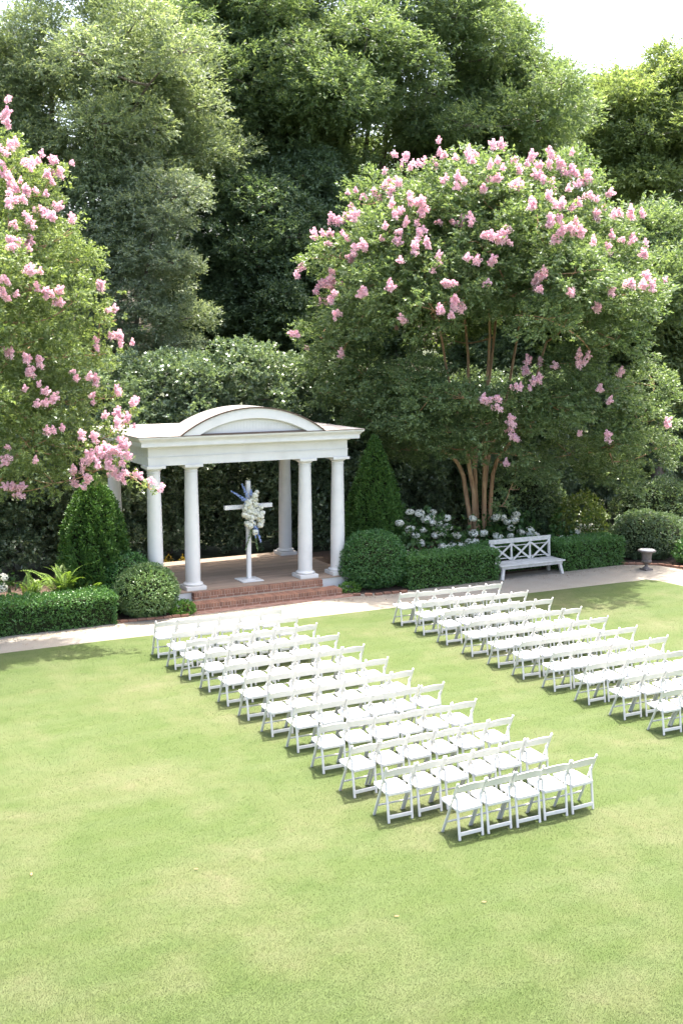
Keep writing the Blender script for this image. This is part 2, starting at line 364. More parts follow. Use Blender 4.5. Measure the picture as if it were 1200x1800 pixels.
# entablature: rectangular ring sections
def ring(name, out, z0, z1, mat, wdt=.42, bev=.004):
    bm = bmesh.new()
    ax0, ax1, ay0, ay1 = PX-2.8-out, PX+2.8+out, FY-.2-out, RY+.2+out; ww = wdt+out
    bx(bm, ax0, ax1, ay0, ay0+ww, z0, z1); bx(bm, ax0, ax1, ay1-ww, ay1, z0, z1)
    bx(bm, ax0, ax0+ww, ay0+ww, ay1-ww, z0, z1); bx(bm, ax1-ww, ax1, ay0+ww, ay1-ww, z0, z1)
    return part(name, bm_mesh(name, bm), mat)
ring('architrave', 0, ZT, ZT+.2, M['paint']); ring('taenia', .016, ZT+.2005, ZT+.222, M['paint'])
ring('frieze', -.006, ZT+.2225, ZT+.46, M['paint'])
def solid(name, out, z0, z1, mat):
    return part(name, box_mesh(name, PX-2.8-out, PX+2.8+out, FY-.2-out, RY+.2+out, z0, z1), mat)
ring('bed_mould', .05, ZT+.4605, ZT+.50, M['paint']); 
solid('ceiling', -.1, ZT+.40, ZT+.4595, M['paint'])
solid('corona', .24, ZT+.5005, ZT+.605, M['paint'])
# cyma: flared moulding
bm = bmesh.new(); lv = [(.25, .6055), (.262, .63), (.285, .655), (.315, .68), (.335, .705), (.34, .74)]
rings = []
for o, z in lv:
    rings.append([bm.verts.new(p) for p in ((PX-2.8-o, FY-.2-o, ZT+z), (PX+2.8+o, FY-.2-o, ZT+z), (PX+2.8+o, RY+.2+o, ZT+z), (PX-2.8-o, RY+.2+o, ZT+z))])
for a, b_ in zip(rings, rings[1:]):
    for i in range(4): bm.faces.new((a[i], a[(i+1) % 4], b_[(i+1) % 4], b_[i]))
bm.faces.new(rings[-1]); bm.faces.new(list(reversed(rings[0])))
part('cornice', bm_mesh('cornice', bm), M['paint'])
ZR = ZT+.741
solid('roof_edge', .352, ZR, ZR+.016, M['flash'])
bm = bmesh.new(); o = .345
q0 = [bm.verts.new(p) for p in ((PX-2.8-o, FY-.2-o, ZR+.017), (PX+2.8+o, FY-.2-o, ZR+.017), (PX+2.8+o, RY+.2+o, ZR+.017), (PX-2.8-o, RY+.2+o, ZR+.017))]
ry = (FY+RY)/2+.2; q1 = [bm.verts.new(p) for p in ((PX-1.2, ry, ZR+.12), (PX+1.2, ry, ZR+.12))]
bm.faces.new((q0[0], q0[1], q1[1], q1[0])); bm.faces.new((q0[1], q0[2], q1[1])); bm.faces.new((q0[2], q0[3], q1[0], q1[1])); bm.faces.new((q0[3], q0[0], q1[0])); bm.faces.new(list(reversed(q0)))
part('roof', bm_mesh('roof', bm), M['roof'])
for xx in (-2.1, 2.25): 
    bm = bmesh.new(); bar(bm, (PX+xx, FY-.5, ZR+.025), (PX+xx*.75, ry-.5, ZR+.112), .03, .012); part('roof_seam', bm_mesh('roof_seam', bm), M['roof'])
# segmental pediment with barrel roof
pc, hw, rise = PX-.06, 1.96, .63; yf, yb = FY-.53, FY+.55; zb = ZR+.02
Ra = (hw*hw+rise*rise)/(2*rise); zc = zb+rise-Ra; am = math.asin(hw/Ra)
def arc(r, n=28, a=None):
    a = a or am; return [(pc+r*math.sin(-a+2*a*i/n), zc+r*math.cos(-a+2*a*i/n)) for i in range(n+1)]
def arc_band(name, r0, r1, y0, y1, mat, clipz=None, a0=None, a1=None):
    A, B = arc(r0, a=a0), arc(r1, a=a1); bm = bmesh.new()
    f = lambda p, y: bm.verts.new((p[0], y, max(p[1], clipz) if clipz else p[1]))
    va = [[f(p, y0) for p in A], [f(p, y1) for p in A]]; vb = [[f(p, y0) for p in B], [f(p, y1) for p in B]]
    for i in range(len(A)-1):
        bm.faces.new((va[0][i], va[0][i+1], vb[0][i+1], vb[0][i])); bm.faces.new((vb[1][i], vb[1][i+1], va[1][i+1], va[1][i]))
        bm.faces.new((vb[0][i], vb[0][i+1], vb[1][i+1], vb[1][i])); bm.faces.new((va[1][i], va[1][i+1], va[0][i+1], va[0][i]))
    bm.faces.new((va[0][0], vb[0][0], vb[1][0], va[1][0])); bm.faces.new((va[0][-1], va[1][-1], vb[1][-1], vb[0][-1]))
    bmesh.ops.recalc_face_normals(bm, faces=bm.faces)
    return part(name, bm_mesh(name, bm), mat)
def ang(r): return math.acos(min(1, (zb-zc)/r))
ped = arc_band('pediment_arch', Ra-.25, Ra-.002, yf, yf+.2, M['paint'], None, ang(Ra-.25), ang(Ra-.002))
arc_band('arch_fillet', Ra-.262, Ra-.2505, yf+.05, yf+.2, M['paint'], None, ang(Ra-.262), ang(Ra-.2505))
arc_band('barrel_roof', Ra, Ra+.03, yf-.01, yb, M['metal'], None, ang(Ra), ang(Ra+.03))
arc_band('arch_edge', Ra-.001, Ra+.034, yf-.034, yf-.0105, M['flash'], None, ang(Ra), ang(Ra+.03))
# tympanum of tongued boards
bw = .085; x = pc-hw
while x < pc+hw:
    xm = x+bw/2; rr = Ra-.2; dz = rr*rr-(xm-pc)**2
    zt = zc+math.sqrt(dz)-.0 if dz > 0 else 0
    if zt > zb+.02:
        part('tympanum_board', box_mesh('tympanum_board', x+.0006, x+bw-.0006, yf+.11, yf+.19, zb+.001, zt, .0015), M['paint'])
    x += bw
bm = bmesh.new()
for i in range(61):
    a = -ang(Ra-.3)+.03+(2*ang(Ra-.3)-.06)*i/60; r = Ra-.272
    p = Vector((pc+r*math.sin(a), 0, zc+r*math.cos(a)))
    if p.z > zb+.03: bar(bm, (p.x, yf+.06, p.z), (p.x, yf+.108, p.z), .022, .022)
tag(part('dentil', bm_mesh('dentil', bm), M['paint']), kind='stuff')
part('pediment_back', box_mesh('pediment_back', pc-.9, pc+.9, yb-.06, yb-.01, zb+.002, zb+rise-.2), M['paint'])
# flashing line at foot of pediment
part('pediment_sill', box_mesh('pediment_sill', pc-hw+.24, pc+hw-.24, yf+.02, yf+.109, zb+.0005, zb+.02), M['flash'])
for i in (-1, 1):
    for a in (.32, .64):
        pass

# ------------------------------------------------------------------ brick steps
st = tag(empty('brick_steps', (1.29, 14.5, 0)), 'two red brick steps in front of white pavilion', 'steps')
bl, bh, bwid = .205, .062, .1; J = .009
def brick_me(nm, a, b_, c): return box_mesh(nm, -a/2, a/2, -b_/2, b_/2, -c/2, c/2, .004)
rowlock = brick_me('brick', .066, .205, .105); stretch = brick_me('brick', .2, .1, .058); header = brick_me('brick', .205, .066, .105)
def brick(me, x, y, z, rz=0):
    o = link('brick', me, M['brick'], st, (x-1.29+random.uniform(-.0015, .0015), y-14.5+random.uniform(-.003, .003), z+random.uniform(-.0012, .0012)), (0, 0, rz+random.uniform(-.01, .01)))
def step(x0, x1, y0, y1, z0, z1):
    # mortar core, then bricks proud of it: rowlock course on top, stretcher course under it, side returns
    o = link('mortar', box_mesh('mortar', x0+.008, x1-.008, y0+.008, y1, z0, z1-.008), M['mortar'], st, (-1.29, -14.5, 0))
    hz = z1-.0525
    nn = int((x1-x0)/.0755); p = (x1-x0)/nn
    for i in range(nn): brick(rowlock, x0+p*(i+.5), y0+.1025, hz)
    ns = int((x1-x0)/.209); p = (x1-x0)/ns; zz = z1-.105-.009-.029
    for i in range(ns): brick(stretch, x0+p*(i+.5), y0+.05, zz)
    d = y1-(y0+.21); nn = max(1, int(d/.0755)); p = d/nn
    for i in range(nn):
        for xs in (x0+.1025, x1-.1025): brick(header, xs, y0+.213+p*(i+.5), hz)
    ns = max(1, int(d/.209)); p = d/ns
    for i in range(ns):
        for xs in (x0+.05, x1-.05): brick(stretch, xs, y0+.11+p*(i+.5), zz, math.pi/2)
    # tread bricks behind the nosing
    if d > .15:
        nn = int((x1-x0-.42)/.0755); p = (x1-x0-.42)/nn; rows = max(1, int(d/.21))
        for r_ in range(rows):
            for i in range(nn): brick(rowlock, x0+.21+p*(i+.5), y0+.213+.1025+r_*.21, hz-.001)
step(-.86, 3.48, 14.18, 14.64, 0.005, .18)
step(-.52, 3.14, 14.66, Y0-.002, .003, .365)
# brick apron on the path
bm = bmesh.new(); y = 13.86
r_ = 0
while y < 14.16:
    x = -.95+(r_ % 2)*.1
    while x < 3.6:
        bx(bm, x+.003, x+.199, y+.003, y+.095, .004, .014+random.uniform(-.002, .002)); x += .202
    y += .098; r_ += 1
pad = tag(link('brick_apron', bm_mesh('brick_apron', bm), M['paver']), kind='structure')
# brick edging along the beds
for nm, pts, lab in (('brick_edging', [(-2.9, 14.0), (-.98, 13.83)], 'low brick edging under pale rounded boxwood'),
                     ('brick_edging', [(3.62, 13.95), (4.2, 13.72), (5.2, 13.66)], 'low brick edging under dark rounded boxwood'),
                     ('brick_edging', [(12.95, 13.95), (13.85, 13.35), (14.3, 12.3), (15.2, 9.5)], 'low brick edging beside the iron urn')):
    e = tag(empty(nm, (pts[0][0], pts[0][1], 0)), lab, 'edging', 'brick bed edgings')
    for a, b_ in zip(pts, pts[1:]):
        L = math.dist(a, b_); n = int(L/.21); rz = math.atan2(b_[1]-a[1], b_[0]-a[0])
        for i in range(n):
            t = (i+.5)/n
            link('brick', stretch, M['brick'], e, (a[0]+(b_[0]-a[0])*t-pts[0][0], a[1]+(b_[1]-a[1])*t-pts[0][1], .035+random.uniform(-.008, .008)), (random.uniform(-.04, .04), 0, rz+random.uniform(-.05, .05)))

# ------------------------------------------------------------------ cross with flowers
cx, cy = 1.34, 15.46
cr = tag(empty('wooden_cross', (cx, cy, FZ)), 'white painted wooden cross with blue script standing in pavilion', 'cross')
bm = bmesh.new(); bx(bm, -.3, .3, -.3, .3, .004, .03, .004); link('base', bm_mesh('base', bm), M['paint'], cr)
bm = bmesh.new(); lathe(bm, [(.2, .0305), (.2, .045), (.185, .052)], 8); link('base_block', bm_mesh('base_block', bm), M['paint'], cr)
bm = bmesh.new(); bx(bm, -.055, .055, -.05, .05, .0525, 2.68, .004); post = link('post', bm_mesh('post', bm), M['paint'], cr)
bm = bmesh.new(); bx(bm, -.68, -.0555, -.049, .049, 1.94, 2.05, .004); bx(bm, .0555, .68, -.049, .049, 1.94, 2.05, .004); armo = link('crossbar', bm_mesh('crossbar', bm), M['paint'], cr)
# faint handwriting: wavy pen strokes, raised by a hair
def scribble(x0, x1, z0, z1, vertical):
    parts = []; n = 60
    for ln in range(2):
        t = np.linspace(0, 1, n); wob = np.sin(t*70+ln)*.012+rng.normal(size=n)*.003
        if vertical: Pp = np.stack([x0+(x1-x0)*(ln+.5)/2+wob, np.full(n, -.0515), z0+(z1-z0)*t], 1)
        else: Pp = np.stack([x0+(x1-x0)*t, np.full(n, -.0515), z0+(z1-z0)*(ln+.5)/2+wob], 1)
        for i in range(0, n-6, 9): parts.append(tube(Pp[i:i+6], .002, 3))
    V, Q = merge(parts); return np_mesh('handwriting', V, Q)
link('handwriting', scribble(-.04, .04, 2.2, 2.62, True), M['void'], cr)
link('handwriting', scribble(-.04, .04, 1.0, 1.35, True), M['void'], cr)
link('handwriting', scribble(-.62, -.2, 1.955, 2.035, False), M['void'], cr)
# floral spray tied to the cross
fl = tag(empty('flower_spray', (cx, cy-.06, FZ+1.5)), 'white and pale blue floral spray with trailing greenery tied to cross', 'flowers')
def ball_flower(r, n, mat_l, mat_w):
    d = rnd(n); P = d*r*rng.uniform(.75, 1, n)[:, None]; A = rnd(n)
    V, Q = leaf_quads(P, np.cross(d, A), d+rnd(n)*.45, r*mat_l, r*mat_w, .25); return V, Q
def rose(r):
    parts = []
    for ring_, (k, rad, tilt) in enumerate(((3, .25, 1.3), (5, .5, .95), (7, .8, .55), (8, 1.0, .2))):
        a = np.arange(k)/k*2*np.pi+ring_*.7; d = np.stack([np.cos(a), -np.full(k, .0), np.sin(a)], 1)
        nrml = np.array([0, -1, 0]); P = d*r*rad*.6+nrml*r*(1-rad)*.5
        A = nrm(d*math.cos(tilt)+nrml*math.sin(tilt)); Nn = nrm(nrml*math.cos(tilt)-d*math.sin(tilt))
        parts.append(leaf_quads(P, A, Nn, r*.9, r*.85, .3))
    V, Q = merge(parts); return np_mesh('rose', V, Q)
rose_me = []
for r_ in (.085, .07, .06):
    V, Q = ball_flower(r_, 90, .75, .7); rose_me.append(np_mesh('rose', V, Q))
pts = [(-.09, .62), (.04, .7), (.13, .68), (.12, .56), (-.03, .5), (.05, .42), (-.07, .38), (.08, .34), (.2, .4), (-.12, .26), (.0, .22), (.12, .2), (.24, .24), (.3, .32), (.22, .12), (-.13, .06), (-.05, .0), (.05, .05), (.25, .0), (.3, .1), (-.2, .45), (-.22, .32), (.28, .47), (.02, .6), (-.16, .55), (.18, .3), (-.02, .12), (.1, -.18), (.09, .8), (.15, .88)]
for i, (x, z) in enumerate(pts):
    s = random.uniform(.85, 1.25)
    link('rose', rose_me[i % 3], M['cream'], fl, (x+.02, -.09-random.random()*.06, z), (random.uniform(-.5, .5), random.uniform(-.5, .5), random.uniform(-.6, .6))).scale = (s, s, s)
def spray(name, mat, P0, D, ln, n, L, Wd, parent=fl):
    t = rng.random(n)[:, None]; D = np.asarray(D, float); P = np.asarray(P0)+D*ln*t+rnd(n)*.035*(1.15-t)
    V, Q = leaf_quads(P, rnd(n)+nrm(D)*.5, rnd(n), L, Wd); return link(name, np_mesh(name, V, Q), mat, parent)
for P0, D, ln in (((-.18, -.08, .72), (-.85, 0, .55), .42), ((-.08, -.08, .78), (-.4, 0, .9), .38), ((-.1, -.08, .68), (-.8, -.2, .1), .2), ((.08, -.1, .08), (.15, 0, -1), .42), ((.0, -.1, .28), (.3, -.1, -.8), .3), ((.15, -.1, -.02), (.3, 0, -1), .45), ((.02, -.1, .8), (.0, 0, 1), .15), ((-.13, -.12, .6), (-.4, -.3, -.2), .15)):
    spray('delphinium', M['blue'], P0, D, ln, 110, .045, .038)
for P0, D, ln in (((.05, -.05, -.1), (-.35, 0, -1), .55), ((.1, -.05, -.1), (.2, 0, -1), .6), ((.0, -.05, .2), (-.5, 0, -.4), .4), ((.1, -.05, .3), (.6, 0, .2), .25), ((.1, -.04, .6), (.35, 0, 1), .35), ((-.05, -.03, .4), (.2, 0, .3), .5), ((0, -.04, .1), (.4, 0, .3), .4)):
    spray('greenery', M['boxlight'], P0, D, ln, 110, .055, .022)

# ------------------------------------------------------------------ chairs
def chair_parts():
    out = []; C = 'chair'; hw = .2275
    def add(nm, bm, m, sm=None): out.append((nm, bm_mesh(nm, bm, sm), m))
    # local frame: y forward (to the pavilion), y=0 under the top of the back
    for s in (-1, 1):
        bm = bmesh.new(); bar(bm, (s*hw, .345, 0), (s*hw, .0, .79), .024, .042, (1, 0, 0), .006)
        tmp = bmesh.new(); bmesh.ops.create_uvsphere(bm, u_segments=8, v_segments=6, radius=.021, matrix=Matrix.Translation((s*hw, -.002, .797)))
        tmp.free(); add('leg', bm, C)
        bm = bmesh.new(); bar(bm, (s*(hw-.04), -.012, 0), (s*(hw-.034), .075, .60), .024, .036, (1, 0, 0), .006)
        add('leg', bm, C)
        bm = bmesh.new(); bar(bm, (s*(hw-.012), .078, .585), (s*(hw-.026), .078, .585), .05, .05, (0, 0, 1), .012); add('bracket', bm, C)
    # seat frame with raised rim
    bm = bmesh.new(); ang_ = .02
    bx(bm, -.19, .19, .005, .045, .385, .432, .006); bx(bm, -.19, .19, .40, .44, .405, .452, .006)
    for s in (-1, 1): bar(bm, (s*.182, .0455, .4085), (s*.182, .3995, .4285), .03, .047, (1, 0, 0), .004)
    add('seat', bm, C)
    bm = bmesh.new()
    nx = 8; ny = 8; g = []
    for j in range(ny+1):
        row = []
        for i in range(nx+1):
            u, v = i/nx*2-1, j/ny*2-1; e = (1-abs(u)**5)*(1-abs(v)**5)
            row.append(bm.verts.new((u*.186, .224+v*.207, .431+.01*v+.032*e**.5)))
        g.append(row)
    for j in range(ny):
        for i in range(nx): bm.faces.new((g[j][i], g[j][i+1], g[j+1][i+1], g[j+1][i]))
    add('cushion', bm, 'cushion', 60)
    # curved back rail
    bm = bmesh.new(); n = 10; rows = []
    for i in range(n+1):
        u = i/n*2-1; x = u*(hw-.006); yb_ = .012-.03*(1-u*u); arch = .022*(1-u*u); sw = .018*u*u
        rows.append([bm.verts.new(p) for p in ((x, yb_+.052, .655+sw*.2+arch*.6), (x, yb_+.034, .655+sw*.2+arch*.6), (x, yb_-.018, .768+arch-sw*.4), (x, yb_, .768+arch-sw*.4))])
    for a, b_ in zip(rows, rows[1:]):
        for k in range(4): bm.faces.new((a[k], a[(k+1) % 4], b_[(k+1) % 4], b_[k]))
    bm.faces.new(rows[0]); bm.faces.new(list(reversed(rows[-1]))); bmesh.ops.recalc_face_normals(bm, faces=bm.faces)
    add('backrest', bm, C, 35)
    bm = bmesh.new(); bar(bm, (-.176, -.004, .085), (.176, -.004, .085), .052, .02, (0, 1, 0), .004); add('stretcher', bm, C)
    bm = bmesh.new(); bar(bm, (-hw+.012, .275, .165), (hw-.012, .275, .165), .024, .024, (0, 0, 1), .006); add('stretcher', bm, C)
    return out
CP = chair_parts()
for _, me, mm in CP: me.materials.append(M[mm])
ORD = ['first', 'second', 'third', 'fourth', 'fifth', 'sixth', 'seventh', 'eighth', 'ninth', 'tenth', 'eleventh', 'twelfth']
LEFT = [(-2.95, 10.53, -.04, 10.46), (-2.94, 9.54, -.02, 9.66), (-2.94, 8.70, .02, 8.83), (-2.9, 7.76, .03, 7.85), (-2.91, 6.81, .04, 6.84), (-2.9, 5.89, .0, 5.84),
        (-2.88, 4.9, .01, 4.94), (-2.83, 4.02, .03, 4.01), (-2.88, 3.0, -.02, 2.95), (-2.92, 1.94, .01, 1.98), (-2.93, .93, .02, 1.01), (-2.86, .03, .0, -.04)]
RIGHT = [(3.06, 10.5, 5.91, 10.36), (3.04, 9.5, 5.9, 9.33), (3.03, 8.52, 5.93, 8.44), (2.98, 7.47, 5.91, 7.4), (2.98, 6.53, 5.84, 6.42), (2.94, 5.62, 5.8, 5.48),
         (2.97, 4.7, 5.77, 4.55), (3.0, 3.74, 5.85, 3.6), (3.01, 2.77, 5.86, 2.65), (3.05, 1.84, 5.9, 1.7)]
def place_chair(x, y, rz, label, group):
    e = tag(empty('folding_chair', (x, y, .008), rz), label, 'chair', group)
    for nm, me, mm in CP: link(nm, me, None, e)
def in_view(x, y):
    d = np.array([x, y, .5])-CAM; z = d@fwv; return 600+FPX*(d@rtv)/z < 1200+45
for side, rows in (('left', LEFT), ('right', RIGHT)):
    for k, (xa, ya, xb, yb_) in enumerate(rows):
        for j in range(6):
            if side == 'left' and k == 11 and j == 0: continue
            t = (j+.5)/6; x = xa+(xb-xa)*t+random.uniform(-.008, .008); y = ya+(yb_-ya)*t+random.uniform(-.018, .018)
            if not in_view(x, y): continue
            if side == 'left': lab = f'white folding chair {ORD[5-j]} from the aisle, {ORD[k]} row of left seating block'
            else: lab = f'white folding chair {ORD[j]} from the aisle, {ORD[k]} row of right seating block'
            place_chair(x, y, math.atan2(yb_-ya, xb-xa)+random.uniform(-.05, .05), lab, f'folding chairs of the {side} seating block')

# ------------------------------------------------------------------ bench and urn
BX, BY = 9.42, 14.0
be = tag(empty('garden_bench', (BX, BY, 0), R(-1)), 'weathered white wooden garden bench with crossed back panels between hedges', 'bench')
def bp(nm, f, m='bench'):
    bm = bmesh.new(); f(bm); return link(nm, bm_mesh(nm, bm), M[m], be)
for s in (-1, 1):
    bp('leg', lambda bm: bar(bm, (s*1.06, -.30, 0), (s*.98, -.24, .36), .085, .085, (0, 1, 0), .006))
    bp('leg', lambda bm: bar(bm, (s*1.02, .30, 0), (s*.98, .27, .36), .085, .085, (0, 1, 0), .006))
    bp('back_post', lambda bm: bar(bm, (s*1.02, .29, .425), (s*1.02, .34, .985), .075, .06, (0, 1, 0), .005))
bp('apron', lambda bm: (bx(bm, -1.06, 1.06, -.30, -.27, .30, .385, .003), bx(bm, -1.06, 1.06, .27, .30, .30, .385, .003), bx(bm, -1.06, -1.03, -.27, .27, .30, .385), bx(bm, 1.03, 1.06, -.27, .27, .30, .385)))
for i in range(5):
    y = -.345+i*.135; bp('seat_slat', lambda bm: bx(bm, -1.13, 1.13, y, y+.129, .386, .42, .005))
bp('back_rail', lambda bm: bar(bm, (-1.09, .345, 1.005), (1.09, .345, 1.005), .10, .035, (0, 1, 0), .005))
bp('back_rail', lambda bm: bar(bm, (-.98, .338, .945), (.98, .338, .945), .028, .075, (0, 1, 0), .003))
for z in (.84, .50): bp('back_rail', lambda bm: bar(bm, (-.98, .295+(z-.425)*.09, z), (.98, .295+(z-.425)*.09, z), .02, .05, (0, 1, 0), .003))
for x in (-.327, .327): bp('back_post', lambda bm: bar(bm, (x, .286, .425), (x, .33, .93), .055, .04, (0, 1, 0), .003))
for xa, xb in ((-.98, -.355), (-.3, .3), (.355, .98)):
    for s in (0, 1):
        a, b_ = ((xa, xb) if s else (xb, xa)); off = -.024-.02*s
        bp('cross_brace', lambda bm: bar(bm, (a, .29+off, .44), (b_, .33+off, .90), .055, .018, (0, 1, 0), .002))
ur = tag(empty('garden_urn', (13.02, 12.95, .004)), 'dark iron pedestal urn with pale fill beside the path corner', 'urn')
bm = bmesh.new(); bx(bm, -.16, .16, -.16, .16, 0, .05, .006); link('base', bm_mesh('base', bm), M['urn'], ur)
bm = bmesh.new(); lathe(bm, [(.14, .051), (.13, .075), (.08, .10), (.055, .13), (.05, .17), (.075, .185), (.075, .2), (.055, .21)], 24); link('pedestal', bm_mesh('pedestal', bm, 50), M['urn'], ur)
bm = bmesh.new(); lathe(bm, [(.06, .2105), (.14, .235), (.175, .27), (.175, .30), (.155, .32), (.165, .42), (.18, .5), (.2, .56)], 28); link('bowl', bm_mesh('bowl', bm, 50), M['urn'], ur)
bm = bmesh.new(); lathe(bm, [(.2, .5605), (.27, .575), (.305, .595), (.31, .615), (.295, .63), (.26, .632)], 32); link('rim', bm_mesh('rim', bm, 60), M['urn'], ur)
bm = bmesh.new(); lathe(bm, [(.255, .633), (.245, .645), (.12, .655)], 24); link('fill', bm_mesh('fill', bm, 60), M['urnsoil'], ur)

ur.scale = (.87, .87, .95)
# ------------------------------------------------------------------ clipped hedges, boxwoods, conifers
def lump3(P, f, s): return np.sin(P[:, 0]*f+s)*np.sin(P[:, 1]*f*1.3+s*2)*.6+np.sin(P[:, 2]*f*1.7+s*3)*.4
def hedge(label, x0, x1, y0, y1, h, L=.05, dens=900, mat='hedge', seed=1.):
    bm = bmesh.new(); bx(bm, x0+.09, x1-.09, y0+.09, y1-.09, 0, h-.09)
    core = bm_mesh('core', bm)
    A = [((x1-x0)*(y1-y0), 2), ((x1-x0)*h, 0), ((x1-x0)*h*.5, 1), ((y1-y0)*h, 3), ((y1-y0)*h, 4)]
    parts = []
    for a, f in A:
        n = int(a*dens); u = rng.random(n); v = rng.random(n)
        if f == 2: P = np.stack([x0+(x1-x0)*u, y0+(y1-y0)*v, np.full(n, h)], 1); nn = (0, 0, 1)
        elif f == 0: P = np.stack([x0+(x1-x0)*u, np.full(n, y0), h*v], 1); nn = (0, -1, 0)
        elif f == 1: P = np.stack([x0+(x1-x0)*u, np.full(n, y1), h*v], 1); nn = (0, 1, 0)
        elif f == 3: P = np.stack([np.full(n, x0), y0+(y1-y0)*u, h*v], 1); nn = (-1, 0, 0)
        else: P = np.stack([np.full(n, x1), y0+(y1-y0)*u, h*v], 1); nn = (1, 0, 0)
        nn = np.array(nn, float)
        if f != 2: # batter: leaner at the bottom
            P -= nn*(.05*(1-P[:, 2:3]/h))
        P += nn*(lump3(P, 3.1, seed)*.03+lump3(P, 9, seed)*.018-rng.random(n)*.1+np.where(rng.random(n) < .03, rng.random(n)*.08, 0))[:, None]
        # soften the top edges
        e = np.minimum(np.minimum(P[:, 0]-x0, x1-P[:, 0]), np.minimum(P[:, 1]-y0, y1-P[:, 1])); e = np.clip(e, 0, .1)
        P[:, 2] = np.where(P[:, 2] > h-.1, P[:, 2]-(.1-e)*.45, P[:, 2])
        P[:, 2] = np.maximum(P[:, 2], .02)
        parts.append(twig_leaves(P, nrm(nn+rnd(n)*.6), 3, .05, L, L*.55, .3, .9))
    V, Q = merge(parts); hm = np_mesh('hedge', V, Q)
    o = link('box_hedge', hm, M[mat]); tag(o, label, 'hedge')
    link('shade_core', core, M['core'], o); return o  # unseen dark box added to block light through the leaves
hedge('low clipped box hedge at left beside ferns and path', -8.4, -2.75, 13.86, 14.85, .74, .055, 700, 'hedge', 1.)
hedge('low clipped box hedge from dark rounded boxwood to bench', 5.35, 8.28, 13.75, 14.75, .90, .05, 800, 'hedge', 2.)
hedge('low clipped box hedge behind the white bench', 8.1, 10.7, 14.62, 15.3, .86, .05, 700, 'hedge', 3.)
hedge('low clipped box hedge from bench to iron urn', 10.62, 12.95, 13.82, 14.8, .88, .05, 800, 'hedge', 4.)
def dome(name, label, cat, c, r, h, mats, L, dens, seed, mat, squash=1.0, k=3, core=True, grp=None, pw=1.0):
    n = int(dens*2*math.pi*r*h); d = rnd(n); d[:, 2] = np.abs(d[:, 2])*1.0
    Zc = h*.42
    dd = rnd(n); am = pw; lum = 1+.06*am*lump3(dd, 3.2, seed)+.045*am*lump3(dd, 7, seed)+.03*am*lump3(dd, 15, seed); P = np.stack([dd[:, 0]*r, dd[:, 1]*r*squash, Zc+dd[:, 2]*np.where(dd[:, 2] > 0, h-Zc, Zc)], 1)
    P = np.array([0, 0, Zc])+(P-np.array([0, 0, Zc]))*(lum*(1-rng.random(n)**2*.16)+np.where(rng.random(n) < .03, rng.random(n)*.11, 0))[:, None]
    P[:, 2] = np.maximum(P[:, 2], .03)
    V, Q = twig_leaves(P+np.asarray(c), nrm(dd+rnd(n)*.5+np.array([0, 0, .2])), k, .06, L, L*.55, .3, .9)
    o = link(name, np_mesh(name, V, Q), M[mat]); tag(o, label, cat, grp)
    if core:
        bm = bmesh.new(); bmesh.ops.create_icosphere(bm, subdivisions=3, radius=1)
        for v in bm.verts: v.co = Vector((c[0]+v.co.x*r*.86, c[1]+v.co.y*r*squash*.86, c[2]+Zc+v.co.z*((h-Zc) if v.co.z > 0 else Zc)*.86))
        link('shade_core', bm_mesh('shade_core', bm), M['core'], o)  # added dark core, stands in for shade inside the shrub
    return o
dome('boxwood', 'dark green rounded boxwood right of the pavilion steps', 'shrub', (4.74, 14.78, 0), .98, 1.5, None, .05, 900, 1.2, 'boxdark')
dome('boxwood', 'pale green rounded boxwood left of the pavilion steps', 'shrub', (-1.86, 14.42, 0), .74, 1.30, None, .055, 800, 2.2, 'boxlight')
dome('boxwood', 'darker boxwood tucked behind the pale rounded one', 'shrub', (-2.1, 15.15, 0), .72, 1.42, None, .055, 700, 3.2, 'boxdark')
dome('ground_ivy', 'bright green low plant beside the brick steps', 'plant', (-1.05, 14.1, 0), .3, .3, None, .06, 900, 1., 'ivy', .8, 3, False)
dome('ground_ivy', 'small bright green plant between steps and dark boxwood', 'plant', (3.85, 14.45, 0), .28, .22, None, .06, 800, 1., 'ivy', .8, 3, False)
dome('evergreen_shrub', 'dark mounded shrub behind the iron urn', 'shrub', (14.6, 14.6, 0), 1.25, 1.5, None, .08, 420, 4.2, 'dark', .8, pw=2.6)
dome('evergreen_shrub', 'low green shrub at right edge of the path', 'shrub', (15.1, 12.9, 0), .8, .85, None, .07, 500, 5.2, 'hedge', .8, pw=2.6)
dome('evergreen_shrub', 'larger dark shrub rising behind the mounded shrub by urn', 'shrub', (16.6, 16.2, 0), 1.7, 2.3, None, .09, 350, 6.2, 'dark', .8, pw=2.6)
dome('aucuba', 'yellow green leafy shrub behind right hedge', 'shrub', (12.95, 15.9, 0), .95, 1.75, None, .12, 140, 7.2, 'aucuba', .9, 3, False, pw=2.6)
dome('evergreen_shrub', 'dark feathery evergreen behind the hydrangeas and bench', 'shrub', (11.75, 17.6, 0), 1.6, 2.9, None, .1, 300, 8.2, 'dark', .8, pw=2.6)
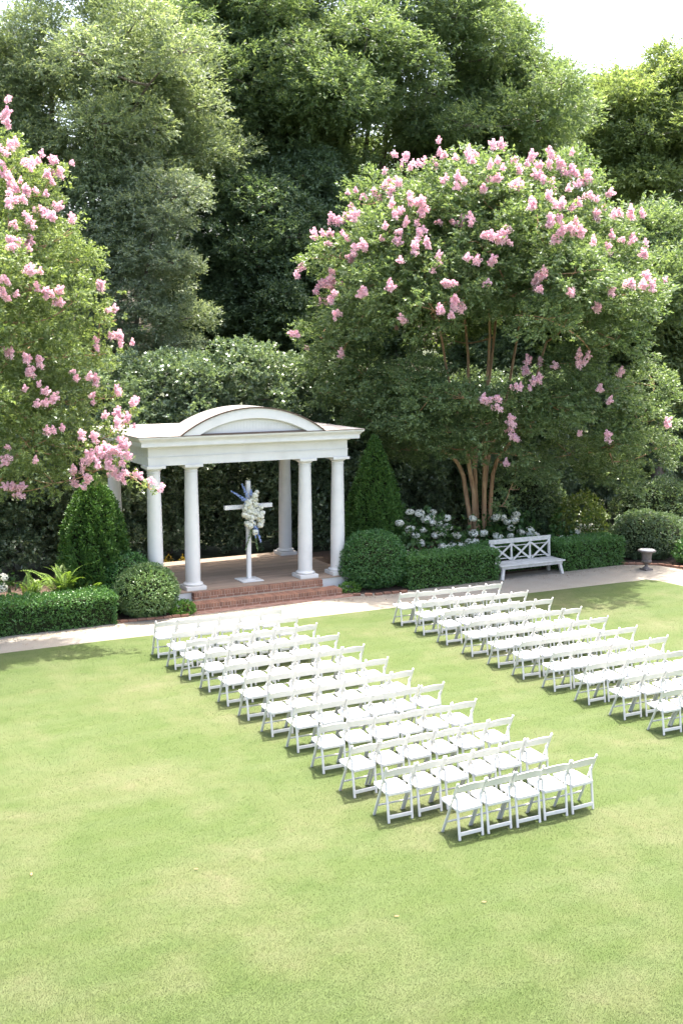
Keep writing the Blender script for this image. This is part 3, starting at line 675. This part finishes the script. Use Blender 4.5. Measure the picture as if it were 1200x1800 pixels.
def conifer(label, c, r, h, n, seed, pw, tipw=.05):
    t = rng.random(n*2); prof = lambda t: r*np.clip((1-t**pw), 0, 1)*np.clip(.72+t*1.6, 0, 1)+tipw*(1-t)
    keep = rng.random(n*2) < prof(t)/r*1.0; t = t[keep][:n]; n = len(t)
    a = rng.random(n)*2*np.pi; z = .1+t*(h-.1)
    # vertical plumes
    pl = 1+.10*np.sin(a*9+np.sin(z*3.2+seed)*1.6)+.06*np.sin(a*17+z*5)
    rr = prof(t)*pl*(1-rng.random(n)**2*.2)
    out = np.stack([np.cos(a), np.sin(a), 0*a], 1); P = out*rr[:, None]; P[:, 2] = z
    tw = nrm(out*.55+np.array([0, 0, .85])+rnd(n)*.35)
    V, Q = twig_leaves(P+np.asarray(c), tw, 4, .09, .085, .036, .15, .55)
    o = link('arborvitae', np_mesh('arborvitae', V, Q), M['conifer']); tag(o, label, 'conifer', 'conical evergreens flanking the pavilion')
    bm = bmesh.new(); lathe(bm, [(max(.01, float(prof(np.array([x]))[0])*.84), .02+x*(h-.25)) for x in np.linspace(0, .97, 12)], 20, c)
    link('shade_core', bm_mesh('shade_core', bm), M['core'], o); return o  # added dark core, stands in for shade behind the sprays
conifer('pointed conical arborvitae right of the pavilion', (5.75, 16.45, 0), .84, 3.98, 9500, 1., 2.0)
conifer('broad upright arborvitae left of the pavilion', (-2.72, 15.75, 0), .70, 3.4, 8500, 2., 4.0, .12)

# ------------------------------------------------------------------ hydrangeas, fern, small plants
head_me = []
for i in range(4):
    V, Q = ball_flower(.105, 170, .42, .36); head_me.append(np_mesh('flower_head', V*np.array([1, 1, .82]), Q)); head_me[-1].materials.append(M['petal'])
def hydrangea(label, heads, base, rad, hgt):
    e = tag(empty('hydrangea', base), label, 'hydrangea', 'white hydrangeas behind the hedges')
    b = np.array(base)
    cl = [(h-np.array([0, -.18, .22])-b, .3) for h in heads]
    cl += [(np.array([rng.uniform(-rad, rad), rng.uniform(-.35, .35), rng.uniform(.25, hgt)]), .38) for _ in range(int(rad*14))]
    link('foliage', crown_mesh('foliage', cl, .15, .10, 1.1, 4, .18, .8), M['hydleaf'], e)
    for i, h in enumerate(heads):
        s = random.uniform(1.05, 1.55)
        link('flower_head', head_me[i % 4], None, e, h-b, (random.uniform(-.5, .5), random.uniform(-.5, .5), random.uniform(0, 6))).scale = (s, s, s*random.uniform(.85, 1))
def hp(L): 
    out = []
    for x, y in L:
        X, Yp = 680+x*.43333, 860+y*.43333; out.append(atY(X, Yp, 15.0+max(0, 972-Yp)*.0135+rng.uniform(-.1, .1)))
    return out
hydrangea('white hydrangea bush between arborvitae and myrtle trunks', hp([(92, 92), (132, 97), (185, 93), (180, 110), (182, 135), (157, 122), (242, 117), (205, 140), (93, 163), (148, 165), (115, 187), (195, 187), (222, 175), (280, 187), (135, 217), (295, 228), (332, 217), (357, 214), (220, 228), (253, 243), (228, 240), (198, 257), (175, 268), (120, 262), (80, 262), (285, 252), (215, 265), (50, 137), (245, 155), (262, 232)]), (6.9, 15.5, 0), 1.2, 1.3)
hydrangea('white hydrangea flowering around the myrtle trunks and bench back', hp([(347, 118), (390, 178), (440, 115), (487, 133), (521, 105), (513, 126), (502, 156), (541, 175), (579, 166), (580, 180), (500, 190), (448, 192), (465, 113), (350, 180), (600, 188)]), (9.9, 15.9, 0), 1.1, 1.2)
hydrangea('small white hydrangea between dark evergreen and yellow green shrub', hp([(788, 153), (712, 200), (740, 198), (815, 182), (777, 212), (806, 212), (828, 152), (770, 175)]), (12.0, 15.6, 0), .6, 1.0)
hydrangea('white hydrangea at left edge behind the fern', [atY(5, 1015, 15.3), atY(4, 1033, 15.1), atY(-20, 1022, 15.2)], (-5.3, 15.3, 0), .4, .9)
# fern
fp = []
for i in range(26):
    t = (i+1)/26; w_ = .16*math.sin(math.pi*min(1, t*.9+.12))**.8*(1.15-t*.75)
    p = np.array([0, t*.85, .42*math.sin(t*2.1)-.12*t*t])
    for s in (-1, 1): fp.append(leaf_quads(np.array([p+np.array([s*w_*.5, .02, -.015])]), np.array([[s*1., .35, -.12]]), np.array([[0, 0, 1.]]), w_*1.05, .036, .1))
fp.append(tube(np.array([[0, t*.85, .42*math.sin(t*2.1)-.12*t*t] for t in np.linspace(0, 1, 8)]), np.linspace(.006, .002, 8), 4))
V, Q = merge(fp); frond_me = np_mesh('frond', V, Q); frond_me.materials.append(M['fern'])
def fern(label, loc, n, s0):
    e = tag(empty('fern', loc), label, 'fern', 'ferns behind the left hedge')
    for i in range(n):
        s = s0*random.uniform(.75, 1.2); link('frond', frond_me, None, e, (random.uniform(-.12, .12), random.uniform(-.12, .12), 0), (random.uniform(.3, 1.05), random.uniform(-.15, .15), i/n*2*math.pi+random.uniform(-.2, .2))).scale = (s, s, s)
fern('tall yellow green fern behind left hedge next to arborvitae', (-3.75, 15.15, .3), 22, 1.25)
fern('smaller fern in front of the left arborvitae', (-3.1, 15.02, .25), 18, .9)
fern('spreading fern farther left behind hedge', (-4.45, 15.2, .25), 18, 1.0)
for i, (x, y) in enumerate(((.55, 19.6), (1.05, 19.55))):
    o = dome('yellow_plant', ['small yellow plant behind pavilion, nearer the left inner column', 'small yellow plant behind pavilion, next to inner column on right'][i], 'plant', (x, y, 0), .13, .38, None, .07, 200, 1., 'yellow', 1, 3, False)

# ------------------------------------------------------------------ trees
TPL = {}
SPEC = dict(crape=(1.0, .11, .056, 2900, .22, .4), crape2=(1.0, .10, .05, 2700, .2, .4), oak=(1.35, .19, .066, 2500, .4, .25), oakpale=(1.15, .16, .052, 2600, .38, .2),
            oakbright=(1.2, .20, .08, 2000, .4, .3), dark=(1.2, .17, .062, 3400, .36, .3), grey=(.95, .135, .043, 3100, .3, .25), holly=(.8, .115, .06, 2500, .16, .35))
def template(mat):
    if mat not in TPL:
        r0, L, Wd, nl, tl, upn = SPEC[mat]; TPL[mat] = []
        for v in range(5):
            ns = 22; parts = []
            for q in range(ns):
                zz = 1-1.65*(q+.5)/ns; aa = q*2.39996+v; rr = math.sqrt(max(0, 1-zz*zz))
                dv = np.array([rr*math.cos(aa), rr*math.sin(aa), zz])+rng.normal(size=3)*.12; f = rng.uniform(.45, .92)
                sr = rng.uniform(.2, .38); n = int(nl/9/ns*(sr/.29)**2)+2
                d = rnd(n); P = (dv*f+d*np.array([sr, sr, sr*.55])*(rng.random(n)**.4)[:, None])*r0
                D = nrm(d*.6+dv*.6+rnd(n)*.5+np.array([0, 0, .1]))
                parts.append(twig_leaves(P, D, 9, tl, L, Wd, upn, .8))
            V, Q = merge(parts); me = np_mesh('foliage', V, Q); me.materials.append(M[mat]); TPL[mat].append(me)
    return TPL[mat]
def tree(name, label, base, clumps, leafmat, barkmat, stems, grp=None, branch_r=.05, cat='tree', loose=.26, twigs=3):
    e = tag(empty(name, base), label, cat, grp); b = np.asarray(base, float)
    r0, L, Wd, nl, tl, upn = SPEC[leafmat]; tp = template(leafmat)
    loc = [(np.asarray(c)-b, np.broadcast_to(np.asarray(r, float), (3,))) for c, r in clumps]
    big = [x for x in loc if .5 < x[1].mean()/r0 < 1.6]; small = [x for x in loc if not .5 < x[1].mean()/r0 < 1.6]
    parts = []
    for c, r in loc:
        n = int(nl/9*loose*(r.mean()/r0)**2); P, D = clump_twigs(c, r*1.12, max(n, 3), .5); parts.append(twig_leaves(P, D, 9, tl, L, Wd, upn))
    for c, r in small:
        n = int(nl/9*(r.mean()/r0)**2*.8); P, D = clump_twigs(c, r, max(n, 3), .1); parts.append(twig_leaves(P, D, 9, tl*.7, L, Wd, upn))
    V, Q = merge(parts); co = link('crown', np_mesh('crown', V, Q), M[leafmat], e)
    for c, r in big:
        o = link('foliage', random.choice(tp), None, co, c, (random.uniform(-.35, .35), random.uniform(-.35, .35), random.uniform(0, 6.28))); o.scale = r/r0*1.12
    sp = []
    for path, ra, rb in stems:
        P = np.array(path, float)-b; t = np.linspace(0, 1, 14); tt = np.linspace(0, 1, len(P)); Pp = np.stack([np.interp(t, tt, P[:, i]) for i in range(3)], 1)
        for _ in range(3): Pp[1:-1] = (Pp[:-2]+2*Pp[1:-1]+Pp[2:])/4
        Pp[1:-1] += rng.normal(size=(12, 3))*ra*.18
        V, Q = tube(Pp, np.linspace(ra, rb, 14), 9); link('trunk', np_mesh('trunk', V, Q, True), M[barkmat], e); sp.append(Pp)
    if sp:
        nodes = list(np.concatenate([p[5:] for p in sp])); br = []
        for c, r in sorted(loc, key=lambda x: min(np.linalg.norm(np.array(x[0])-p[-1]) for p in sp)):
            A = np.array(nodes); dd = np.linalg.norm((A-c)*np.array([1, 1, 1.2]), axis=1)+np.where(A[:, 2] > c[2]+.2, 1.5, 0)
            a = A[dd.argmin()]; l = np.linalg.norm(c-a); m_ = (a+c)/2+np.array([0, 0, -.1*l])+rng.normal(size=3)*.1*l
            p = bez(a, m_, c, 7); br.append(tube(p, np.linspace(branch_r*min(1.2, .45+l*.12)*(.5+.5*min(1, r.mean()/r0)), .012, 7), 5)); nodes.append(c); nodes.append(p[3])
            for _ in range(twigs):
                d = rnd(1)[0]; d[2] = abs(d[2])*.7; br.append(tube(bez(c, c+d*r*.5+rng.normal(size=3)*.08, c+d*r*.95, 4), np.linspace(branch_r*.3, .006, 4), 4))
        if leafmat in ('crape', 'crape2'):
            for i in range(0, len(br), twigs+1):
                V, Q = merge(br[i:i+twigs+1]); link('branch', np_mesh('branch', V, Q, True), M[barkmat], e)
        else:
            V, Q = merge(br); tag(link('branch', np_mesh('branch', V, Q, True), M[barkmat], e), kind='stuff')
    return e, co, b
# pink crape myrtle on the right
D0 = 34.6; tb = W(848, 985, D0); tb[2] = 0
base = np.array([9.62, 16.5, 0])
cl = []; cc = W(850, 525, D0)
for i in range(64):
    z = 1-2*(i+.5)/64*.62; a = i*2.39996; rxy = math.sqrt(max(0, 1-z*z)); s = .70+.24*rng.random()
    p = cc+rtv*(rxy*math.cos(a)*4.75*s)+np.array([fwv[0], fwv[1], 0])*(rxy*math.sin(a)*4.6*s)+np.array([0, 0, 1])*(z*(4.1 if z > 0 else 2.2)*s)
    p += rng.normal(size=3)*.25
    cl.append((p, np.array([1, 1, .8])*rng.uniform(.78, 1.2)))
for i in range(10):
    d = rnd(1)[0]; cl.append((cc+d*np.array([2.2, 2.2, 1.4])+np.array([0, 0, .8]), 1.0))
low = [(1060, 690, -1.5, 1.0), (1120, 740, -1, 1.0), (1000, 720, -2, .95), (1080, 780, -1.5, .8), (960, 700, -2.5, .8), (1150, 680, 0, .85), (900, 765, -1.5, .65), (940, 825, -1, .6), (800, 790, -1.6, .7), (755, 745, -1.5, .85), (850, 745, -2.3, .7), (700, 690, -1, 1.0), (640, 660, 0, 1.0), (600, 620, 0, .95), (740, 655, -2, .75), (560, 595, .5, .85), (895, 860, -.8, .38), (650, 740, .5, .8), (705, 790, 1, .8), (1000, 800, 0, .9), (1070, 830, .5, .9), (1150, 790, .3, .8), (880, 890, -.8, .28), (600, 690, .8, .8), (1010, 640, -2.2, .8), (1080, 600, -3, .9), (960, 560, -4.2, .9), (1090, 520, -3.6, 1.0), (1010, 480, -4.4, 1.0), (755, 700, -2.4, .8), (815, 700, -2.9, .75), (885, 705, -2.9, .7), (930, 745, -2.4, .65), (795, 760, -2.2, .6), (845, 780, -2.4, .5), (720, 745, -1.8, .75), (910, 800, -1.8, .5)]
lowc = [(W(x, y, D0+d), np.array([1, 1, .72])*r) for x, y, d, r in low]
stems = []
for dx, dy, (tx, ty, td) in ((-.22, 0, (770, 560, -1.2)), (-.05, .1, (810, 470, .6)), (.07, -.08, (860, 480, -1.2)), (.2, .08, (920, 520, .5)), (.3, -.05, (960, 600, -1)), (-.32, .12, (700, 640, 0)), (0, .2, (880, 430, 1.4))):
    b0 = base+np.array([dx*.7, dy, 0]); tip = W(tx, ty, D0+td); mid = b0+np.array([-.18+dx*.6, dy*.7, 3.1]); m2 = b0*.45+tip*.55+np.array([0, 0, .2])
    stems.append(([b0, mid, m2, tip], .082*rng.uniform(.85, 1.1), .03))
crR, crownR, bR = tree('crape_myrtle', 'large pink flowering crape myrtle with tan trunks behind bench', base, cl+lowc, 'crape', 'bark_crape', stems, None, .045, loose=.12)
# pink crape myrtle on the left
D1 = 26.0; baseL = W(-150, 1000, D1); baseL = np.array([baseL[0], baseL[1], 0])
ll = [(-60, 270, 0, 1.1), (10, 310, 0, .9), (60, 345, -.4, .7), (95, 305, 0, .35), (15, 410, -.7, 1.0), (85, 430, -.5, .85), (140, 460, 0, .6), (55, 510, -1, 1.0), (130, 530, -.3, .85), (175, 570, .2, .5), (15, 610, -1, 1.1), (105, 630, -.5, .9), (175, 625, .3, .4), (25, 705, -1, 1.0), (110, 705, -.3, .8), (175, 700, 0, .45), (55, 790, -.8, .9), (140, 785, -.6, .7), (195, 765, -.6, .42), (175, 825, -.8, .4), (228, 728, -.4, .22), (20, 850, -.5, .6), (95, 850, -.5, .5), (232, 838, -.8, .16), (262, 858, -.8, .11), (200, 800, -.7, .35),
      (-100, 450, 0, 1.3), (-120, 650, 0, 1.3), (-100, 820, 0, 1.1), (-150, 300, 1, 1.3), (-40, 500, 1.5, 1.3), (-20, 720, 1.5, 1.2), (-60, 350, 1.5, 1.2), (-70, 560, -2.6, 1.1), (-130, 560, -3.2, 1.2), (-110, 660, -3, 1.1), (-150, 480, -2.8, 1.2), (-20, 470, -2.4, .9), (-60, 700, -2.4, .9), (60, 600, 1.4, .9), (80, 440, 1.2, .8)]
lc = [(W(x, y, D1+d), np.array([1, 1, .85])*r*.95) for x, y, d, r in ll]
stems = []
for dx, (tx, ty, td) in ((-.1, (-60, 560, 0)), (.1, (20, 620, -.4)), (0, (-120, 480, .5)), (.2, (60, 760, -.6))):
    b0 = baseL+np.array([dx, 0, 0]); tip = W(tx, ty, D1+td); stems.append(([b0, b0+np.array([dx, 0, 2.2]), (b0+tip)/2+np.array([0, 0, .6]), tip], .11, .035))
crL, crownL, bL = tree('crape_myrtle', 'pink flowering crape myrtle reaching in from the left edge', baseL, lc, 'crape2', 'bark_crape', stems, None, .04, loose=.1)
crR['group'] = crL['group'] = 'pink crape myrtles'
# blossom panicles
pan = []
for i in range(7):
    parts = []; ln = rng.uniform(.26, .36)
    lobes = [(np.zeros(3), np.array([0, 0, 1.]), ln, .075)]+[(np.array([0, 0, rng.uniform(.02, .14)]), nrm(np.array([math.cos(a), math.sin(a), rng.uniform(.5, 1.1)])), ln*rng.uniform(.4, .65), .05) for a in rng.uniform(0, 6.28, 3+i % 3)]
    if i % 2: lobes += [(np.array([rng.uniform(-.16, .16), rng.uniform(-.16, .16), rng.uniform(-.05, .1)]), nrm(np.array([rng.normal()*.3, rng.normal()*.3, 1])), ln*rng.uniform(.5, .8), .055) for _ in range(2)]
    for o_, d_, l_, r_ in lobes:
        n = int(110*l_*r_/(.3*.075)); t = rng.random(n)**.85; u1 = nrm(np.cross(d_, np.array([.3, .9, .2]))); u2 = np.cross(d_, u1); a = rng.random(n)*2*np.pi
        rr = (r_*(1-t*.8)+.012)*rng.uniform(.5, 1.35, n); rad = u1*np.cos(a)[:, None]+u2*np.sin(a)[:, None]
        P = o_+d_*(t*l_)[:, None]+rad*rr[:, None]; parts.append(leaf_quads(P, rnd(n), nrm(rad+rnd(n)*.6), .042, .04, .3))
    V, Q = merge(parts); me = np_mesh('blossom', V, Q); me.materials.append(M['pink']); pan.append(me)
def blossom(crown, b, px, py, clumps, s=1.0, off=.0):
    # find the outermost foliage along that sight line, so the panicle sits on a real branch tip
    d = nrm(fwv+rtv*(px-600)/FPX+upv*(900-py)/FPX); best = None
    for c, r in clumps:
        rr = np.broadcast_to(r, 3).mean()*1.0; oc = CAM-c; bb = oc@d; q = bb*bb-(oc@oc-rr*rr)
        if q > 0:
            t = -bb-math.sqrt(q)
            if best is None or t < best[0]: best = (t, c)
    if best is None: 
        t = min(((np.linalg.norm(np.cross(c-CAM, d)), (c-CAM)@d) for c, r in clumps))[1]; c = CAM+d*t-np.array([0, 0, 1])
    else: t, c = best
    p = CAM+d*(t-off); out = nrm(p-c)*.55+np.array([0, 0, .75])+rng.normal(size=3)*.22
    q = Vector(out).to_track_quat('Z', 'Y').to_euler()
    o = link('blossom', random.choice(pan), None, crown, p-b, q); k = s*random.uniform(.75, 1.2); o.scale = (k, k, k*random.uniform(.9, 1.1))
groupsR = [(730, 300, 22, 14, 6), (770, 285, 20, 12, 5), (815, 282, 26, 16, 9), (870, 300, 26, 18, 9), (940, 298, 30, 18, 12), (990, 305, 22, 16, 7), (1020, 330, 14, 16, 5), (690, 330, 20, 14, 6), (660, 360, 22, 12, 5), (620, 385, 22, 12, 7), (590, 400, 20, 14, 7), (575, 420, 14, 14, 4), (730, 355, 16, 10, 4), (700, 390, 24, 14, 5), (640, 440, 16, 12, 4), (560, 490, 22, 12, 7), (590, 510, 16, 14, 6), (575, 540, 18, 16, 7), (630, 460, 12, 20, 4), (745, 435, 22, 14, 8), (765, 465, 12, 14, 3), (690, 410, 24, 14, 4), (760, 370, 20, 14, 4), (820, 400, 26, 8, 6), (880, 425, 22, 14, 6), (850, 420, 10, 8, 2), (930, 360, 18, 12, 4), (970, 340, 16, 14, 3), (985, 400, 18, 16, 6), (965, 430, 16, 16, 5), (1010, 410, 16, 10, 4), (1000, 375, 20, 12, 4), (1070, 380, 26, 8, 6), (1080, 430, 26, 8, 6), (1110, 385, 14, 10, 3), (1125, 445, 10, 10, 3), (1130, 500, 20, 10, 6), (1155, 515, 12, 12, 4), (790, 500, 18, 6, 4), (795, 545, 20, 10, 6), (770, 545, 8, 6, 2), (655, 520, 16, 8, 3), (680, 505, 10, 6, 2), (715, 565, 8, 6, 2), (700, 578, 6, 6, 1), (525, 590, 10, 6, 2), (540, 605, 14, 8, 2), (950, 510, 14, 10, 3), (1070, 515, 5, 5, 1), (1005, 520, 5, 5, 1), (1045, 545, 6, 6, 1), (950, 485, 8, 8, 2), (860, 480, 10, 30, 3), (940, 650, 14, 14, 5), (1025, 638, 14, 6, 4), (990, 645, 6, 4, 1), (945, 675, 10, 8, 3), (845, 710, 6, 6, 2), (875, 713, 6, 8, 2), (912, 682, 6, 6, 2), (900, 745, 8, 8, 3), (905, 770, 8, 8, 2), (890, 820, 6, 6, 1), (600, 625, 5, 5, 1), (1085, 660, 5, 5, 1), (915, 775, 6, 6, 1), (1060, 700, 14, 8, 2), (1055, 770, 18, 6, 2), (1170, 750, 14, 5, 2), (835, 455, 14, 12, 3), (900, 330, 30, 14, 6), (840, 330, 26, 14, 4), (780, 330, 20, 14, 4), (1050, 350, 16, 12, 4), (615, 350, 12, 8, 2)]
for x, y, sx, sy, n in groupsR:
    for _ in range(n): blossom(crownR, bR, x+rng.normal()*sx*.85, y+rng.normal()*sy*.8, cl+lowc, .82, .3)
groupsL = [(12, 220, 8, 22, 5), (10, 262, 14, 8, 5), (5, 300, 6, 12, 3), (60, 292, 18, 8, 7), (90, 310, 14, 10, 6), (110, 286, 14, 5, 4), (30, 330, 16, 14, 8), (65, 340, 14, 6, 4), (20, 355, 14, 8, 5), (75, 380, 20, 8, 8), (128, 388, 5, 8, 2), (38, 395, 12, 6, 4), (25, 432, 16, 8, 6), (50, 440, 8, 6, 3), (50, 475, 16, 8, 4), (75, 510, 14, 8, 4), (80, 515, 16, 5, 4), (98, 525, 12, 8, 4), (5, 495, 6, 10, 3), (10, 525, 12, 8, 4), (193, 548, 5, 6, 2), (165, 510, 8, 6, 2), (205, 590, 12, 8, 4), (210, 610, 10, 6, 3), (175, 610, 8, 5, 2), (15, 620, 8, 8, 2), (40, 640, 8, 5, 2), (165, 672, 6, 8, 3), (205, 690, 8, 8, 3), (165, 700, 5, 8, 2), (237, 716, 8, 6, 3), (190, 735, 14, 8, 5), (215, 745, 12, 8, 6), (75, 715, 12, 10, 4), (45, 690, 14, 6, 3), (100, 760, 8, 8, 3), (160, 770, 10, 8, 3), (195, 785, 14, 10, 7), (175, 800, 14, 8, 6), (205, 805, 10, 10, 6), (190, 822, 12, 10, 7), (210, 838, 8, 10, 6), (160, 812, 10, 8, 4), (140, 835, 10, 10, 5), (155, 845, 8, 6, 3), (10, 800, 8, 6, 2), (15, 815, 8, 6, 2), (22, 858, 10, 5, 3), (38, 865, 10, 5, 3), (140, 865, 6, 6, 2), (245, 842, 5, 4, 2), (233, 835, 4, 4, 1), (265, 850, 4, 4, 1), (281, 865, 2, 2, 1), (70, 805, 6, 4, 1), (120, 650, 30, 20, 3), (60, 660, 20, 14, 3), (95, 700, 10, 10, 3)]
for x, y, sx, sy, n in groupsL:
    for _ in range(n): blossom(crownL, bL, x+rng.normal()*sx*.8, y+rng.normal()*sy*.8, lc, .62, .16)

# tall glossy evergreens (holly) behind the pavilion
def blob_clumps(c, r, n, rc, zmin=-1., frontbias=True):
    out = []; i = 0
    while len(out) < n:
        d = rnd(1)[0]; i += 1
        if d[2] < zmin: continue
        if frontbias and (d[:2]@fwv[:2]) > .35 and rng.random() < .75: continue
        lf = 1+.22*math.sin(d[0]*4+c[0])*math.sin(d[1]*4+c[1])+.16*math.sin(d[2]*6+c[0])
        out.append((np.asarray(c)+d*np.asarray(r)*rng.uniform(.5, 1.02)*lf, np.array([1, 1, .72])*rc*rng.uniform(.65, 1.3)))
    return out
hol = [(-6.2, 21.3, 6.1, 'far left, behind the left myrtle'), (-3.6, 21.6, 6.0, 'behind left arborvitae'), (-1.0, 21.8, 6.15, 'behind left pavilion columns'), (1.5, 22.2, 6.35, 'behind left half of pediment'), (4.1, 22.1, 6.6, 'behind the cross and pediment'), (6.8, 21.9, 6.3, 'behind pointed arborvitae'), (9.4, 21.6, 5.6, 'in shade behind myrtle trunks'), (12.2, 21.8, 5.4, 'in shade behind the bench'), (15.2, 21.6, 5.6, 'behind yellow green shrub'), (18.6, 21.0, 6.2, 'behind the urn at right'), (22, 21.5, 6.6, 'at far right edge')]
for x, y, h, wh in hol:
    cl2 = []
    for i in range(30):
        z = .45+(h-.95)*(i+.5)/30; a = i*2.39996+rng.normal()*.3; rr = 1.15*(1-.45*max(0, (z/h-.72)/.28)**2)
        if math.sin(a) > .5 and i % 3: a = -a
        cl2.append((np.array([x+math.cos(a)*rr*1.15, y+math.sin(a)*rr, z]), np.array([1, 1, .9])*rng.uniform(.6, .9)))
    cl2 += [(np.array([x+rng.normal()*.3, y, h-.55]), .75), (np.array([x+rng.normal()*.8, y+rng.normal()*.3, h-.3-rng.random()*.5]), .55)]
    e, co, b = tree('holly', f'tall glossy dark holly {wh}', np.array([x, y, 0.]), cl2, 'holly', 'bark', [([(x, y, 0), (x, y, h*.5), (x, y, h*.85)], .12, .03)], 'hollies in a tall screen behind the pavilion', .03, 'holly', .15, 1)

# big trees behind
def oak(label, px, D, py0, py1, wpx, n, rc, mat, L, Wd, tau, ntr=3, name='oak_tree', cpx=None, grp='big trees behind the garden', zmin=-.9, every=2, tr=.3, wide=.5):
    global rng
    rng = np.random.default_rng(int(px)+2000); random.seed(int(px))
    cpx = cpx or px; top, bot = W(cpx, py0, D), W(cpx, py1, D); c = (top+bot)/2; rz = (top[2]-bot[2])/2; rx = wpx/FPX*D
    cl_ = blob_clumps(c, (rx, rx, rz), n, rc, zmin)
    b = W(px, 900, D); b[2] = 0; st_ = []
    for i in range(ntr):
        o = rtv*rng.uniform(-.4, .4)*(ntr > 1); tip = c+rtv*rng.uniform(-wide, wide)*rx+np.array([0, 0, rz*rng.uniform(.2, .6)])
        st_.append(([b+o, (b+o)*.6+np.array([tip[0], tip[1], 0])*.4+np.array([0, 0, c[2]*.55]), tip], tr*rng.uniform(.7, 1.1), .06))
    return tree(name, label, b, cl_, mat, 'bark', st_, grp, .08)
oak('huge green oak towering behind the pavilion, trunks showing', 600, 50, -130, 450, 285, 130, 1.3, 'oak', .19, .075, .95, 7, cpx=640)
oak('tall pale green oak at upper left', 130, 41, -80, 520, 235, 110, 1.05, 'oakpale', .17, .06, .95, 4)
oak('mid green oak between the pale oak and huge oak', 390, 47, -110, 430, 200, 74, 1.25, 'oak', .19, .072, .95, 3)
oak('dark evergreen tree filling the gap above the pavilion', 450, 46, 320, 690, 165, 64, 1.1, 'dark', .16, .06, 1.0, 2)
oak('dark evergreen tree behind left side of large crape myrtle', 600, 47, 330, 700, 130, 44, 1.15, 'dark', .17, .065, .95, 1)
oak('slender open crowned oak between huge oak and open sky', 895, 51, 10, 420, 85, 46, 1.05, 'oak', .2, .085, .85, 4, wide=.8)
oak('bright green oak under open sky at upper right', 1130, 58, 92, 430, 122, 84, 1.1, 'oakbright', .2, .085, .85, 5, wide=.75)
oak('mid green tree at right edge behind crape myrtle', 1170, 42, 360, 720, 130, 50, 1.15, 'oak', .17, .07, .95, 2)
oak('dark green tree right of centre behind crape myrtle', 950, 46, 360, 720, 160, 54, 1.25, 'dark', .18, .07, .9, 2)
oak('shaded tree at left edge behind the left crape myrtle', -30, 37, 380, 800, 130, 44, 1.1, 'oak', .16, .06, .9, 1)
# grey green tree with separate drooping boughs
gl = [(280, 330, 0, 1.0), (315, 350, -.6, .85), (240, 370, -.3, 1.0), (200, 400, 0, 1.0), (290, 390, -.8, .8), (250, 440, -.4, .9), (210, 470, -.2, .9), (300, 460, -.9, .7), (330, 470, -.6, .6), (240, 520, -.5, .9), (190, 550, 0, .9), (270, 560, -.6, .8), (220, 600, -.3, .9), (330, 560, .3, .8), (180, 330, .6, 1.1), (230, 290, .8, .9), (160, 450, .8, 1.1), (150, 560, .6, 1.0), (280, 500, .4, .8), (310, 610, .2, .8), (345, 330, -.2, .5)]
gb = W(215, 900, 38); gb[2] = 0
tree('drooping_tree', 'grey green tree with drooping boughs above left hollies', gb, [(W(x, y, 38+d), np.array([1, 1, .62])*r) for x, y, d, r in gl], 'grey', 'bark', [([gb, W(200, 600, 38.3), W(195, 340, 38.3)], .17, .05), ([gb+np.array([.2, 0, 0]), W(230, 620, 38), W(270, 400, 37.7)], .13, .04)], 'big trees behind the garden', .06, 'tree')
# far-off wood closing the horizon
cl_ = []
for i in range(150):
    px = rng.uniform(-250, 1500); D = rng.uniform(66, 84); top = 430 if px > 780 else 260
    cl_.append((W(px, rng.uniform(top, 690), D), np.array([1, 1, .9])*rng.uniform(2, 3.4)))
tag(link('distant_woods', crown_mesh('distant_woods', cl_, .42, .24, .7, 8, .9), M['wood']), 'far-off sunlit woodland seen between the trees', 'woodland', kind='stuff')

# fallen leaves on the lawn
bm = bmesh.new(); pts_ = [(-.05, 0, .0), (-.02, .022, .012), (.02, .02, .016), (.05, 0, .022), (.02, -.02, .016), (-.02, -.022, .012)]
v0 = [bm.verts.new(p) for p in pts_]; c0 = bm.verts.new((0, 0, .003)); [bm.faces.new((v0[i], v0[(i+1) % 6], c0)) for i in range(6)]
bm.transform(Matrix.Scale(.65, 4)); dl = bm_mesh('fallen_leaf', bm); dl.materials.append(M['deadleaf'])
for (x, y), lab in (((56, 1537), 'brown fallen leaf on lawn near the left edge'), ((850, 1586), 'fallen leaf on lawn below the last chair row'), ((697, 1611), 'brown fallen leaf lying in the middle of front lawn'), ((345, 1528), 'tiny dark fallen leaf left of the chairs')):
    p = atZ(x, y, .024); o = link('fallen_leaf', dl, None, None, p, (0, 0, rng.uniform(0, 6))); tag(o, lab, 'leaf', 'fallen leaves on the lawn')

# leaf litter and dropped petals along the foot of the hedges and around the bench
n = 1500; x = rng.uniform(-7, 13, n); y = 13.72-rng.exponential(.22, n)+.12*(x > 8.3)*(x < 10.6)
ok = (y > 12.25) & ~((x > -1.1) & (x < 3.7) & (y > 13.8)); x, y = x[ok], y[ok]; n = len(x)
V, Q = leaf_quads(np.stack([x, y, np.full(n, .016)], 1), rnd(n)*np.array([1, 1, .15]), nrm(rnd(n)*.35+np.array([0, 0, 1])), rng.uniform(.02, .06, n), rng.uniform(.012, .03, n))
M['litterleaf'] = leaf_mat('dry_litter', (.09, .06, .035), (.24, .165, .10), .8, .1, .2)
tag(link('leaf_litter', np_mesh('leaf_litter', V, Q), M['litterleaf']), 'scattered dry leaf litter along the gravel path', 'leaf litter', kind='stuff')
